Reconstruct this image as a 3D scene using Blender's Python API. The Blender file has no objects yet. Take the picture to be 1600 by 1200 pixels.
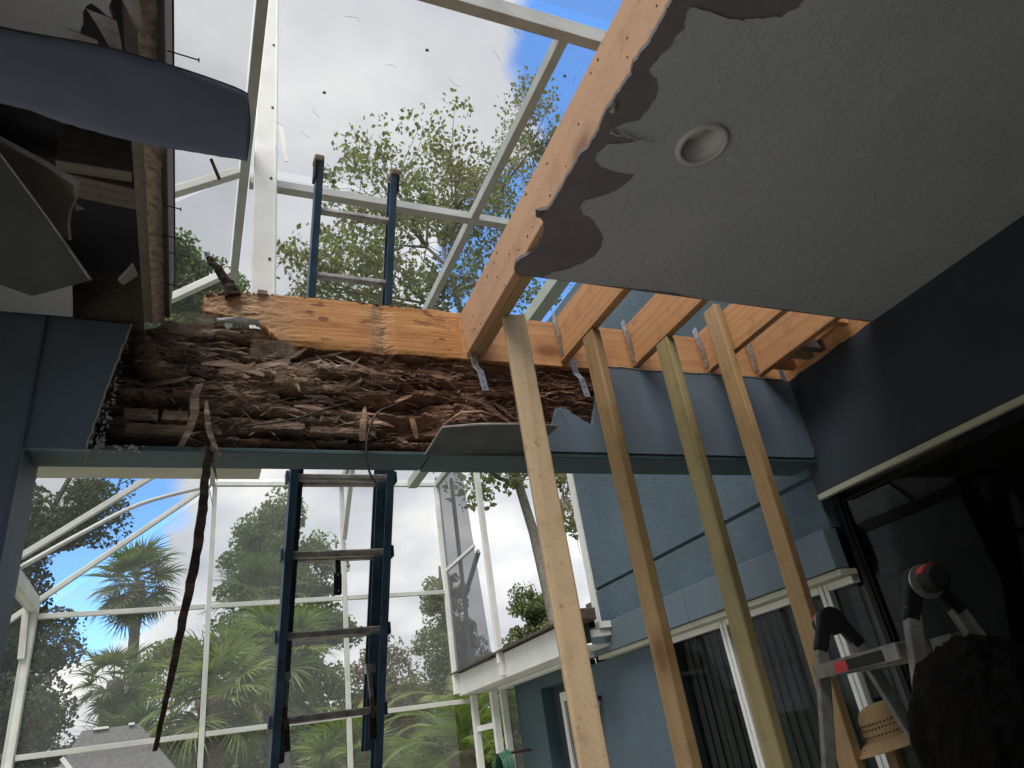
import bpy, bmesh, math, random
import numpy as np
from mathutils import Vector, Matrix

random.seed(7)
RNG = np.random.default_rng(11)
SC = bpy.context.scene
COL = SC.collection

# ------------------------------------------------------------------ camera
cam_d = bpy.data.cameras.new('camera')
cam = bpy.data.objects.new('camera', cam_d)
COL.objects.link(cam)
RW = Matrix(((0.9155712, -0.0596228, -0.3977115),
             (-0.3759134, -0.4782740, -0.7936895),
             (-0.1428931, 0.8761844, -0.4603070)))
cam.matrix_world = Matrix.Translation((0, 0, 1.6)) @ RW.to_4x4()
cam_d.sensor_width = 36.0
cam_d.lens = 24.75
cam_d.clip_start = 0.05
cam_d.clip_end = 2000
SC.camera = cam
SC.render.resolution_x, SC.render.resolution_y = 1024, 768

# ------------------------------------------------------------------ exposure
SC.view_settings.view_transform = 'Standard'
SC.view_settings.look = 'None'
SC.view_settings.exposure = 0.68
SC.view_settings.gamma = 1.0
SC.cycles.use_denoising = True
SC.cycles.max_bounces = 7
SC.cycles.use_adaptive_sampling = True
SC.cycles.adaptive_threshold = 0.025
SC.cycles.transparent_max_bounces = 24

# ------------------------------------------------------------------ sky
SUN_EL, SUN_AZ = math.radians(60), math.radians(-142)      # azimuth measured from +Y towards +X
world = bpy.data.worlds.new('World')
SC.world = world
world.use_nodes = True
wn = world.node_tree
wn.nodes.clear()


def N(nt, t, **kw):
    n = nt.nodes.new(t)
    for k, v in kw.items():
        if k.startswith('i_'):
            key = k[2:]
            n.inputs[int(key) if key.isdigit() else key.replace('_', ' ')].default_value = v
        else:
            setattr(n, k, v)
    return n


def L(nt, a, b):
    nt.links.new(a, b)


def vmath(nt, op, a, b=None):
    n = N(nt, 'ShaderNodeVectorMath', operation=op)
    for i, v in enumerate((a, b)):
        if v is None:
            continue
        if isinstance(v, (tuple, list)):
            n.inputs[i].default_value = v
        else:
            L(nt, v, n.inputs[i])
    return n


def fmath(nt, op, a, b=None, c=None, clamp=False):
    n = N(nt, 'ShaderNodeMath', operation=op, use_clamp=clamp)
    for i, v in enumerate((a, b, c)):
        if v is None:
            continue
        if isinstance(v, (int, float)):
            n.inputs[i].default_value = v
        else:
            L(nt, v, n.inputs[i])
    return n.outputs[0]


def ramp(nt, fac, stops, interp='LINEAR'):
    n = N(nt, 'ShaderNodeValToRGB')
    n.color_ramp.interpolation = interp
    els = n.color_ramp.elements
    while len(els) < len(stops):
        els.new(0.5)
    for e, (p, c) in zip(els, stops):
        e.position = p
        e.color = (c[0], c[1], c[2], 1) if isinstance(c, (tuple, list)) else (c, c, c, 1)
    L(nt, fac, n.inputs[0])
    return n.outputs[0]


def mixc(nt, fac, a, b, mode='MIX'):
    n = N(nt, 'ShaderNodeMix', data_type='RGBA', blend_type=mode)
    for s, v in ((0, fac), (6, a), (7, b)):
        if isinstance(v, (int, float)):
            n.inputs[s].default_value = v
        elif isinstance(v, (tuple, list)):
            n.inputs[s].default_value = (v[0], v[1], v[2], 1)
        else:
            L(nt, v, n.inputs[s])
    return n.outputs[2]


sky = N(wn, 'ShaderNodeTexSky', sky_type='NISHITA', sun_disc=False)
sky.sun_elevation = SUN_EL
sky.sun_rotation = SUN_AZ
sky.air_density = 1.1
sky.dust_density = 0.6
sky.ozone_density = 2.2
tc = N(wn, 'ShaderNodeTexCoord')
sepd = N(wn, 'ShaderNodeSeparateXYZ')
L(wn, tc.outputs['Generated'], sepd.inputs[0])
zz = fmath(wn, 'ADD', fmath(wn, 'MAXIMUM', sepd.outputs[2], 0.0), 0.35)
cv = N(wn, 'ShaderNodeCombineXYZ')
L(wn, fmath(wn, 'DIVIDE', sepd.outputs[0], zz), cv.inputs[0])
L(wn, fmath(wn, 'DIVIDE', sepd.outputs[1], zz), cv.inputs[1])
n1 = N(wn, 'ShaderNodeTexNoise', i_Scale=2.4, i_Detail=9.0, i_Roughness=0.58, i_Distortion=0.25)
L(wn, cv.outputs[0], n1.inputs['Vector'])
n2 = N(wn, 'ShaderNodeTexNoise', i_Scale=2.6, i_Detail=7.0, i_Roughness=0.52)
L(wn, vmath(wn, 'ADD', cv.outputs[0], (7.3, 2.1, 0.4)).outputs[0], n2.inputs['Vector'])
cover = fmath(wn, 'ADD', n1.outputs[0], 0.19)
# breaks of blue between the clouds
for (dx, dy, dz), wdt, amt in (((0.425, 0.47, 0.773), 0.0055, 0.45), ((-0.063, 0.934, 0.351), 0.0022, 0.36),
                               ((0.44, 0.70, 0.57), 0.008, 0.40), ((-0.11, 0.965, 0.245), 0.0016, 0.34),
                               ((-0.75, 0.2, 0.62), 0.03, 0.38), ((0.3, -0.75, 0.6), 0.03, 0.38)):
    d = vmath(wn, 'DOT_PRODUCT', tc.outputs['Generated'], (dx, dy, dz)).outputs['Value']
    near = fmath(wn, 'DIVIDE', fmath(wn, 'SUBTRACT', d, 1.0 - wdt * 2), wdt * 2, clamp=True)
    cover = fmath(wn, 'SUBTRACT', cover, fmath(wn, 'MULTIPLY', near, amt))
mask = ramp(wn, cover, ((0.40, 0.0), (0.54, 1.0)), 'EASE')
shade = ramp(wn, n2.outputs[0], ((0.32, (2.9, 3.1, 3.4)), (0.48, (4.0, 4.12, 4.3)), (0.60, (5.2, 5.2, 5.2)), (0.72, (7.0, 6.8, 6.5))))
skyb = mixc(wn, 1.0, sky.outputs[0], (0.95, 1.42, 1.85), 'MULTIPLY')
colr = mixc(wn, mask, skyb, shade)
bg = N(wn, 'ShaderNodeBackground', i_Strength=0.12)
L(wn, colr, bg.inputs[0])
wo = N(wn, 'ShaderNodeOutputWorld')
L(wn, bg.outputs[0], wo.inputs[0])

# ------------------------------------------------------------------ sun (veiled by cloud)
sun_d = bpy.data.lights.new('sun', 'SUN')
sun_d.energy = 3.0
sun_d.angle = math.radians(38)
sun_d.color = (1.0, 0.95, 0.86)
sun = bpy.data.objects.new('sun', sun_d)
COL.objects.link(sun)
sdir = Vector((math.sin(SUN_AZ) * math.cos(SUN_EL), math.cos(SUN_AZ) * math.cos(SUN_EL), math.sin(SUN_EL)))
sun.rotation_euler = sdir.to_track_quat('Z', 'Y').to_euler()
sun.location = (0, 0, 30)

# ------------------------------------------------------------------ materials
MATS = {}


def newmat(name):
    m = bpy.data.materials.new(name)
    m.use_nodes = True
    nt = m.node_tree
    nt.nodes.clear()
    out = N(nt, 'ShaderNodeOutputMaterial')
    MATS[name] = m
    return m, nt, out


def principled(nt, out, col, rough=0.7, metal=0.0, bump=None, bstr=0.3, bdist=0.01, spec=None):
    p = N(nt, 'ShaderNodeBsdfPrincipled')
    if isinstance(col, (tuple, list)):
        p.inputs['Base Color'].default_value = (col[0], col[1], col[2], 1)
    else:
        L(nt, col, p.inputs['Base Color'])
    if isinstance(rough, (int, float)):
        p.inputs['Roughness'].default_value = rough
    else:
        L(nt, rough, p.inputs['Roughness'])
    p.inputs['Metallic'].default_value = metal
    if spec is not None:
        p.inputs['Specular IOR Level'].default_value = spec
    if bump is not None:
        b = N(nt, 'ShaderNodeBump', i_Strength=bstr, i_Distance=bdist)
        L(nt, bump, b.inputs['Height'])
        L(nt, b.outputs[0], p.inputs['Normal'])
    L(nt, p.outputs[0], out.inputs[0])
    return p


def ocoord(nt, scale=(1, 1, 1), offset=True):
    t = N(nt, 'ShaderNodeTexCoord')
    v = vmath(nt, 'MULTIPLY', t.outputs['Object'], scale).outputs[0]
    if offset:
        oi = N(nt, 'ShaderNodeObjectInfo')
        r = fmath(nt, 'MULTIPLY', oi.outputs['Random'], 37.0)
        c = N(nt, 'ShaderNodeCombineXYZ')
        for i in range(3):
            L(nt, r, c.inputs[i])
        v = vmath(nt, 'ADD', v, c.outputs[0]).outputs[0]
    return v


def noise(nt, vec, scale, detail=4.0, rough=0.55, dist=0.0):
    n = N(nt, 'ShaderNodeTexNoise', i_Scale=scale, i_Detail=detail, i_Roughness=rough, i_Distortion=dist)
    L(nt, vec, n.inputs['Vector'])
    return n.outputs[0]


def plain(name, col, rough=0.6, metal=0.0, var=0.15, scale=6.0, bstr=0.1, spec=None):
    m, nt, out = newmat(name)
    v = ocoord(nt)
    a = noise(nt, v, scale, 6.0, 0.6)
    f = noise(nt, v, scale * 14, 3.0)
    c = ramp(nt, a, ((0.3, tuple(x * (1 - var) for x in col)), (0.7, tuple(min(1, x * (1 + var)) for x in col))))
    principled(nt, out, c, rough, metal, f, bstr, 0.003, spec)
    return m


def lumber(name, dark, light, knot, ring=1.0, grey=None):
    """softwood sawn lumber; the grain runs along local Y"""
    m, nt, out = newmat(name)
    base = ocoord(nt)
    long_ = vmath(nt, 'MULTIPLY', base, (1.0, 0.055, 1.0)).outputs[0]
    wob = N(nt, 'ShaderNodeTexNoise', i_Scale=3.0, i_Detail=2.0)
    L(nt, long_, wob.inputs['Vector'])
    wv = vmath(nt, 'MULTIPLY', wob.outputs['Color'], (0.25, 0.0, 0.25)).outputs[0]
    vec = vmath(nt, 'ADD', long_, wv).outputs[0]
    w = N(nt, 'ShaderNodeTexWave', wave_type='RINGS', rings_direction='Y', wave_profile='SAW',
          i_Scale=9.0 * ring, i_Distortion=1.2, i_Detail=2.0, i_Detail_Scale=1.5)
    L(nt, vec, w.inputs['Vector'])
    fine = noise(nt, vmath(nt, 'MULTIPLY', base, (1.0, 0.02, 1.0)).outputs[0], 240.0, 3.0, 0.6)
    rings = ramp(nt, w.outputs[0], ((0.0, 0.0), (0.55, 0.25), (0.9, 1.0), (1.0, 0.1)))
    mid = tuple(0.72 * a + 0.28 * b for a, b in zip(light, dark))
    c = mixc(nt, fmath(nt, 'MULTIPLY', rings, 0.55), light, dark)
    c = mixc(nt, fmath(nt, 'MULTIPLY', fine, 0.28), c, mid)
    patch = noise(nt, vmath(nt, 'MULTIPLY', base, (1.0, 0.3, 1.0)).outputs[0], 5.0, 4.0)
    c = mixc(nt, ramp(nt, patch, ((0.42, 0.0), (0.72, 0.6))), c, grey or mid)
    dirt = noise(nt, base, 9.0, 6.0, 0.68)
    c = mixc(nt, ramp(nt, dirt, ((0.52, 0.0), (0.72, 0.42))), c, tuple(x * 0.55 for x in dark))
    vo = N(nt, 'ShaderNodeTexVoronoi', feature='F1', i_Scale=2.6)
    L(nt, vmath(nt, 'MULTIPLY', base, (1.0, 0.55, 1.0)).outputs[0], vo.inputs['Vector'])
    kn = ramp(nt, vo.outputs['Distance'], ((0.0, 1.0), (0.06, 0.9), (0.10, 0.35), (0.17, 0.0)))
    c = mixc(nt, fmath(nt, 'MULTIPLY', kn, 0.8), c, knot)
    stain = noise(nt, base, 55.0, 3.0)
    c = mixc(nt, ramp(nt, stain, ((0.63, 0.0), (0.74, 0.6))), c, knot)
    h = fmath(nt, 'ADD', fmath(nt, 'MULTIPLY', rings, 0.5), fine)
    principled(nt, out, c, 0.62, 0.0, h, 0.22, 0.002, 0.3)
    return m


lumber('fir_tan', (0.42, 0.235, 0.135), (0.54, 0.335, 0.205), (0.17, 0.075, 0.045), 0.5, (0.50, 0.31, 0.19))
lumber('fir_orange', (0.34, 0.155, 0.065), (0.56, 0.305, 0.145), (0.17, 0.055, 0.025), 1.0)
lumber('pine_pale', (0.42, 0.29, 0.17), (0.58, 0.44, 0.29), (0.20, 0.09, 0.045), 0.9, (0.52, 0.40, 0.25))
lumber('pine_tan', (0.22, 0.135, 0.06), (0.35, 0.235, 0.12), (0.12, 0.05, 0.02), 1.0)
lumber('pine_treated', (0.22, 0.17, 0.075), (0.345, 0.285, 0.15), (0.10, 0.06, 0.03), 1.0, (0.30, 0.27, 0.13))
lumber('pine_brown', (0.27, 0.165, 0.075), (0.42, 0.28, 0.145), (0.10, 0.045, 0.02), 1.1)
lumber('old_board', (0.085, 0.072, 0.062), (0.175, 0.15, 0.13), (0.04, 0.03, 0.02), 1.0)


def stucco(name, col, scale=160.0, bstr=0.6, dist=0.004, var=0.12, rough=0.8):
    m, nt, out = newmat(name)
    v = ocoord(nt, offset=False)
    big = noise(nt, v, 2.3, 5.0)
    a = noise(nt, v, scale, 4.0, 0.6)
    b = noise(nt, v, scale * 0.28, 4.0, 0.55, 0.6)
    c = ramp(nt, big, ((0.3, tuple(x * (1 - var) for x in col)), (0.7, tuple(x * (1 + var) for x in col))))
    drip = noise(nt, vmath(nt, 'MULTIPLY', v, (9.0, 9.0, 0.7)).outputs[0], 1.0, 5.0, 0.6)
    c = mixc(nt, ramp(nt, drip, ((0.52, 0.0), (0.75, 0.35))), c, tuple(x * 0.62 + 0.012 for x in col))
    scuff = noise(nt, v, 11.0, 6.0, 0.7)
    c = mixc(nt, ramp(nt, scuff, ((0.60, 0.0), (0.72, 0.22))), c, tuple(min(1, x * 1.5 + 0.03) for x in col))
    h = fmath(nt, 'ADD', fmath(nt, 'MULTIPLY', a, 0.6), b)
    principled(nt, out, c, rough, 0.0, h, bstr, dist, 0.3)
    return m


stucco('blue_stucco', (0.084, 0.122, 0.155), 60.0, 0.9, 0.006)
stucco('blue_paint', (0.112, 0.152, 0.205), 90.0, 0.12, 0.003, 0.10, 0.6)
stucco('blue_trim', (0.110, 0.150, 0.185), 120.0, 0.1, 0.002, 0.06, 0.55)
stucco('blue_wall', (0.078, 0.113, 0.148), 60.0, 0.15, 0.003, 0.10, 0.7)
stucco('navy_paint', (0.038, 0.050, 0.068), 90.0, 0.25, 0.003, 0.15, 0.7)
stucco('teal_paint', (0.060, 0.100, 0.115), 90.0, 0.15, 0.003, 0.08, 0.6)


def knockdown():
    m, nt, out = newmat('ceiling_texture')
    v = ocoord(nt, offset=False)
    patchy = noise(nt, v, 4.0, 3.0)
    n_ = noise(nt, v, 27.0, 6.0, 0.66, 0.45)
    k = ramp(nt, n_, ((0.42, 0.0), (0.53, 0.8), (0.68, 1.0)))
    fine = noise(nt, v, 190.0, 3.0)
    big = noise(nt, v, 1.8, 4.0)
    c = ramp(nt, big, ((0.3, (0.37, 0.395, 0.43)), (0.7, (0.44, 0.46, 0.495))))
    k = fmath(nt, 'MULTIPLY', k, ramp(nt, patchy, ((0.35, 0.25), (0.65, 1.0))))
    h = fmath(nt, 'ADD', k, fmath(nt, 'MULTIPLY', fine, 0.5))
    principled(nt, out, c, 0.78, 0.0, h, 0.40, 0.007, 0.3)


knockdown()
plain('bare_paper', (0.165, 0.150, 0.158), 0.9, 0, 0.12, 9.0)
plain('gypsum', (0.36, 0.35, 0.345), 0.95, 0, 0.3, 30.0, 0.6)
plain('board_back', (0.20, 0.165, 0.14), 0.95, 0, 0.15, 12.0)
plain('navy_board', (0.115, 0.142, 0.215), 0.75, 0, 0.12, 5.0)
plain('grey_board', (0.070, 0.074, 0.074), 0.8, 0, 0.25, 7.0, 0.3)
plain('flap_grey', (0.125, 0.138, 0.145), 0.8, 0, 0.2, 9.0, 0.3)
plain('white_metal', (0.78, 0.785, 0.76), 0.42, 0, 0.10, 7.0, 0.05)
plain('cage_metal_shaded', (0.37, 0.385, 0.37), 0.45, 0, 0.2, 5.0, 0.05)  # cage metal darkened for backlit roof rails; the shade is in the colour
plain('cage_metal', (0.56, 0.575, 0.54), 0.40, 0, 0.14, 5.0, 0.05)
plain('cage_metal_green', (0.33, 0.375, 0.33), 0.45, 0, 0.14, 5.0, 0.05)
plain('cream_trim', (0.46, 0.46, 0.37), 0.5, 0, 0.12, 7.0, 0.05)
plain('white_paint', (0.70, 0.71, 0.69), 0.5, 0, 0.07, 5.0, 0.05)
plain('galvanized', (0.40, 0.42, 0.44), 0.45, 0.85, 0.35, 40.0, 0.3)
plain('rusty_steel', (0.075, 0.045, 0.035), 0.8, 0.3, 0.4, 60.0, 0.4)
plain('lath_metal', (0.26, 0.20, 0.15), 0.6, 0.4, 0.4, 60.0, 0.3)
plain('fiberglass_blue', (0.030, 0.068, 0.118), 0.45, 0, 0.45, 9.0, 0.2)
plain('aluminium', (0.52, 0.53, 0.54), 0.38, 0.9, 0.2, 30.0, 0.1)
plain('dull_aluminium', (0.17, 0.17, 0.165), 0.6, 0.5, 0.4, 25.0, 0.2)
plain('worn_aluminium', (0.30, 0.29, 0.28), 0.5, 0.75, 0.4, 25.0, 0.2)
plain('black_plastic', (0.009, 0.009, 0.010), 0.55, 0, 0.2, 6.0, 0.1, 0.2)
plain('red_plastic', (0.38, 0.018, 0.022), 0.4, 0, 0.15)
plain('tan_cap', (0.20, 0.16, 0.10), 0.7, 0, 0.3, 40.0)
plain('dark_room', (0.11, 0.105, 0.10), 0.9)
plain('blind_fabric', (0.20, 0.20, 0.20), 0.85, 0, 0.08)
plain('concrete', (0.27, 0.26, 0.245), 0.9, 0, 0.2, 3.0, 0.3)
plain('ceiling_light', (0.50, 0.51, 0.50), 0.4, 0, 0.04)
plain('brown_shingle', (0.085, 0.062, 0.055), 0.9, 0, 0.3, 25.0, 0.5)
plain('weathered_wood', (0.34, 0.275, 0.22), 0.95, 0, 0.55, 45.0, 1.0)
plain('plywood', (0.30, 0.19, 0.10), 0.8, 0, 0.25, 5.0)
plain('tar_paper', (0.035, 0.035, 0.042), 0.9, 0, 0.25, 5.0)
plain('skin', (0.20, 0.115, 0.075), 0.55, 0, 0.06)
plain('hair_black', (0.0045, 0.0038, 0.0038), 0.7, 0, 0.3, 40.0, 0.05, 0.06)
plain('shirt_dark', (0.016, 0.014, 0.018), 0.9, 0, 0.2)
plain('trousers_dark', (0.02, 0.022, 0.03), 0.9, 0, 0.2)
plain('shoe_leather', (0.02, 0.014, 0.01), 0.5, 0, 0.2)
plain('hose_green', (0.03, 0.13, 0.085), 0.45, 0, 0.1)
plain('pool_deck', (0.52, 0.48, 0.42), 0.9, 0, 0.15, 2.0)
plain('twig', (0.055, 0.042, 0.034), 0.9, 0, 0.3)
plain('cable_black', (0.012, 0.012, 0.013), 0.5)
plain('neighbour_wall', (0.42, 0.385, 0.33), 0.9, 0, 0.06)


def shingles_far():
    m, nt, out = newmat('grey_shingle')
    v = ocoord(nt, offset=False)
    b = N(nt, 'ShaderNodeTexBrick', i_Scale=11.0)
    b.inputs['Color1'].default_value = (0.065, 0.065, 0.07, 1)
    b.inputs['Color2'].default_value = (0.105, 0.105, 0.11, 1)
    b.inputs['Mortar'].default_value = (0.05, 0.05, 0.052, 1)
    b.inputs['Mortar Size'].default_value = 0.02
    L(nt, v, b.inputs['Vector'])
    n_ = noise(nt, v, 30.0)
    principled(nt, out, mixc(nt, 0.35, b.outputs[0], ramp(nt, n_, ((0.3, 0.08), (0.7, 0.2)))), 0.9)


shingles_far()


def rot_wood(name, tone=1.0):
    m, nt, out = newmat(name)
    t = N(nt, 'ShaderNodeTexCoord')
    v = t.outputs['Object']
    st = vmath(nt, 'MULTIPLY', v, (2.2, 6.0, 26.0)).outputs[0]
    a = noise(nt, st, 1.6, 8.0, 0.65, 0.5)
    fine = noise(nt, vmath(nt, 'MULTIPLY', v, (14.0, 60.0, 190.0)).outputs[0], 1.0, 4.0, 0.65)
    blot = noise(nt, v, 5.5, 5.0, 0.6)
    c = ramp(nt, a, ((0.28, (0.040 * tone, 0.026 * tone, 0.020 * tone)), (0.40, (0.110 * tone, 0.074 * tone, 0.056 * tone)),
                     (0.50, (0.215 * tone, 0.150 * tone, 0.113 * tone)), (0.60, (0.34 * tone, 0.262 * tone, 0.205 * tone)),
                     (0.74, (0.48 * tone, 0.38 * tone, 0.30 * tone))))
    c = mixc(nt, ramp(nt, blot, ((0.46, 0.0), (0.62, 0.7))), c, (0.075 * tone, 0.050 * tone, 0.042 * tone))
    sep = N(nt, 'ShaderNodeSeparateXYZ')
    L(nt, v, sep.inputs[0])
    tan_ = noise(nt, vmath(nt, 'MULTIPLY', v, (2.6, 2.6, 9.0)).outputs[0], 1.0, 5.0, 0.6)
    c = mixc(nt, ramp(nt, tan_, ((0.52, 0.0), (0.66, 0.65))), c, mixc(nt, a, (0.16 * tone, 0.10 * tone, 0.065 * tone), (0.40 * tone, 0.29 * tone, 0.195 * tone)))
    c = mixc(nt, ramp(nt, tan_, ((0.34, 0.75), (0.46, 0.0))), c, (0.045 * tone, 0.030 * tone, 0.026 * tone))
    dark = ramp(nt, fmath(nt, 'ADD', sep.outputs[0], fmath(nt, 'MULTIPLY', a, 0.5)), ((0.05, 0.7), (0.38, 0.0)))  # left end darkened in colour to stand in for shade under the roof
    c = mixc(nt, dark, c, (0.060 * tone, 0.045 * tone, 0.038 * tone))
    red = ramp(nt, fmath(nt, 'ADD', sep.outputs[0], fmath(nt, 'MULTIPLY', blot, 0.6)), ((0.75, 0.0), (1.0, 0.5)))
    c = mixc(nt, red, c, mixc(nt, a, (0.075, 0.024, 0.016), (0.34, 0.125, 0.068)))
    c = mixc(nt, fmath(nt, 'MULTIPLY', ramp(nt, fine, ((0.35, 1.0), (0.65, 0.0))), 0.40), c, (0.030, 0.020, 0.016))
    principled(nt, out, c, 0.85, 0.0, fine, 0.6, 0.006, 0.2)


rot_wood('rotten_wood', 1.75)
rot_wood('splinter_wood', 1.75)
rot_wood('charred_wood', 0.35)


def termite_fir():
    """orange ledger board eaten by termites on its left stretch"""
    m, nt, out = newmat('fir_eaten')
    t = N(nt, 'ShaderNodeTexCoord')
    v = t.outputs['Object']
    st = vmath(nt, 'MULTIPLY', v, (1.0, 8.0, 14.0)).outputs[0]
    w = noise(nt, st, 3.0, 6.0, 0.6, 0.6)
    c = ramp(nt, w, ((0.3, (0.37, 0.16, 0.058)), (0.5, (0.54, 0.265, 0.105)), (0.7, (0.66, 0.36, 0.16))))
    sep = N(nt, 'ShaderNodeSeparateXYZ')
    L(nt, v, sep.inputs[0])
    bl = noise(nt, v, 7.0, 6.0, 0.65)
    # eaten, greyed fibre to the left and in one vertical stripe
    left = ramp(nt, fmath(nt, 'ADD', sep.outputs[0], fmath(nt, 'MULTIPLY', bl, 0.25)), ((0.28, 1.0), (0.50, 0.0)))
    stripe = fmath(nt, 'SUBTRACT', 1.0, fmath(nt, 'MULTIPLY', fmath(nt, 'ABSOLUTE', fmath(nt, 'SUBTRACT', fmath(nt, 'ADD', sep.outputs[0], fmath(nt, 'MULTIPLY', bl, 0.10)), 0.685)), 18.0), clamp=True)
    eat = fmath(nt, 'MAXIMUM', left, stripe)
    fib = noise(nt, vmath(nt, 'MULTIPLY', v, (30.0, 30.0, 90.0)).outputs[0], 1.0, 5.0, 0.7)
    ec = ramp(nt, fib, ((0.3, (0.16, 0.085, 0.05)), (0.5, (0.42, 0.27, 0.16)), (0.7, (0.60, 0.46, 0.32))))
    c = mixc(nt, fmath(nt, 'MULTIPLY', eat, 0.85), c, ec)
    dk = noise(nt, vmath(nt, 'MULTIPLY', v, (9.0, 9.0, 16.0)).outputs[0], 1.0, 6.0, 0.65)
    c = mixc(nt, ramp(nt, dk, ((0.60, 0.0), (0.70, 0.8))), c, (0.17, 0.062, 0.030))
    for kx, kz, rx_, rz_ in ((0.415, 3.235, 0.034, 0.017), (0.395, 3.30, 0.045, 0.009), (0.905, 3.19, 0.022, 0.010), (0.86, 3.26, 0.030, 0.006)):
        q = vmath(nt, 'DIVIDE', vmath(nt, 'SUBTRACT', v, (kx, 2.4, kz)).outputs[0], (rx_, 10.0, rz_)).outputs[0]
        ln_ = fmath(nt, 'ADD', vmath(nt, 'LENGTH', q).outputs['Value'], fmath(nt, 'MULTIPLY', bl, 0.6))
        c = mixc(nt, ramp(nt, ln_, ((0.9, 0.75), (1.35, 0.0))), c, (0.16, 0.06, 0.045))
    principled(nt, out, c, 0.75, 0.0, fib, 0.4, 0.004, 0.25)


termite_fir()


def leafmat(name, a, b, c3, trans=0.35):
    m, nt, out = newmat(name)
    g = N(nt, 'ShaderNodeNewGeometry')
    col = ramp(nt, g.outputs['Random Per Island'], ((0.0, a), (0.55, b), (0.93, b), (1.0, c3)))
    v = N(nt, 'ShaderNodeTexCoord')
    big = noise(nt, v.outputs['Object'], 0.55, 3.0)
    col = mixc(nt, ramp(nt, big, ((0.35, 0.0), (0.65, 0.6))), col, c3)
    d = N(nt, 'ShaderNodeBsdfPrincipled', i_Roughness=0.5)
    d.inputs['Specular IOR Level'].default_value = 0.35
    L(nt, col, d.inputs['Base Color'])
    tr = N(nt, 'ShaderNodeBsdfTranslucent')
    L(nt, mixc(nt, 1.0, col, (1.5, 1.7, 0.8), 'MULTIPLY'), tr.inputs[0])
    mx = N(nt, 'ShaderNodeMixShader', i_0=trans)
    L(nt, d.outputs[0], mx.inputs[1])
    L(nt, tr.outputs[0], mx.inputs[2])
    L(nt, mx.outputs[0], out.inputs[0])


leafmat('leaf_maple', (0.095, 0.12, 0.065), (0.14, 0.165, 0.092), (0.20, 0.165, 0.10), 0.45)
leafmat('leaf_oak', (0.030, 0.050, 0.022), (0.052, 0.076, 0.034), (0.075, 0.09, 0.045), 0.3)
leafmat('leaf_gum', (0.065, 0.105, 0.042), (0.10, 0.15, 0.065), (0.12, 0.155, 0.065), 0.4)
leafmat('leaf_pale', (0.075, 0.10, 0.045), (0.11, 0.14, 0.06), (0.15, 0.15, 0.07))
leafmat('leaf_rust', (0.09, 0.08, 0.035), (0.13, 0.115, 0.05), (0.17, 0.10, 0.05))
leafmat('frond_green', (0.08, 0.12, 0.035), (0.13, 0.18, 0.055), (0.19, 0.22, 0.075), 0.35)
leafmat('frond_blue', (0.065, 0.095, 0.045), (0.10, 0.14, 0.062), (0.13, 0.16, 0.07), 0.35)
leafmat('frond_dead', (0.17, 0.12, 0.07), (0.25, 0.18, 0.10), (0.32, 0.22, 0.12), 0.2)
plain('bark_grey', (0.20, 0.18, 0.155), 0.95, 0, 0.4, 14.0, 0.8)
plain('bark_dark', (0.075, 0.065, 0.055), 0.95, 0, 0.4, 14.0, 0.8)
plain('palm_bark', (0.17, 0.14, 0.11), 0.95, 0, 0.4, 22.0, 0.8)
plain('grass', (0.05, 0.085, 0.025), 0.95, 0, 0.3, 3.0)


def screenmat(name, opac, col):
    m, nt, out = newmat(name)
    d = N(nt, 'ShaderNodeBsdfDiffuse')
    d.inputs[0].default_value = (*col, 1)
    tr = N(nt, 'ShaderNodeBsdfTransparent')
    mx = N(nt, 'ShaderNodeMixShader', i_0=opac)
    L(nt, tr.outputs[0], mx.inputs[1])
    L(nt, d.outputs[0], mx.inputs[2])
    L(nt, mx.outputs[0], out.inputs[0])


screenmat('screen_mesh', 0.16, (0.48, 0.49, 0.49))
screenmat('screen_mesh_grey', 0.30, (0.30, 0.305, 0.32))
screenmat('screen_mesh_dense', 0.72, (0.145, 0.145, 0.165))


def glassmat():
    m, nt, out = newmat('window_glass')
    fr = N(nt, 'ShaderNodeFresnel', i_IOR=1.6)
    gl = N(nt, 'ShaderNodeBsdfGlossy', i_Roughness=0.015)
    tr = N(nt, 'ShaderNodeBsdfTransparent')
    tr.inputs[0].default_value = (0.60, 0.62, 0.62, 1)
    mx = N(nt, 'ShaderNodeMixShader')
    L(nt, fmath(nt, 'MULTIPLY', fr.outputs[0], 0.07), mx.inputs[0])
    L(nt, tr.outputs[0], mx.inputs[1])
    L(nt, gl.outputs[0], mx.inputs[2])
    L(nt, mx.outputs[0], out.inputs[0])


glassmat()


def strawmat():
    m, nt, out = newmat('straw')
    t = N(nt, 'ShaderNodeTexCoord')
    sep = N(nt, 'ShaderNodeSeparateXYZ')
    L(nt, t.outputs['Object'], sep.inputs[0])
    ang = fmath(nt, 'ARCTAN2', sep.outputs[1], sep.outputs[0])
    ct = N(nt, 'ShaderNodeCombineXYZ')
    L(nt, fmath(nt, 'MULTIPLY', ang, 26.0), ct.inputs[0])
    L(nt, fmath(nt, 'MULTIPLY', sep.outputs[2], 260.0), ct.inputs[1])
    n_ = noise(nt, ct.outputs[0], 0.9, 3.0)
    c = ramp(nt, n_, ((0.3, (0.30, 0.19, 0.095)), (0.55, (0.52, 0.36, 0.20)), (0.75, (0.62, 0.47, 0.29))))
    principled(nt, out, c, 0.8, 0.0, n_, 0.5, 0.004, 0.2)


strawmat()
plain('straw_dark', (0.045, 0.026, 0.014), 0.9)

# ------------------------------------------------------------------ mesh helpers
WORLD = {}      # placement of the objects that others hang from; everything else is built in place


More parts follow.
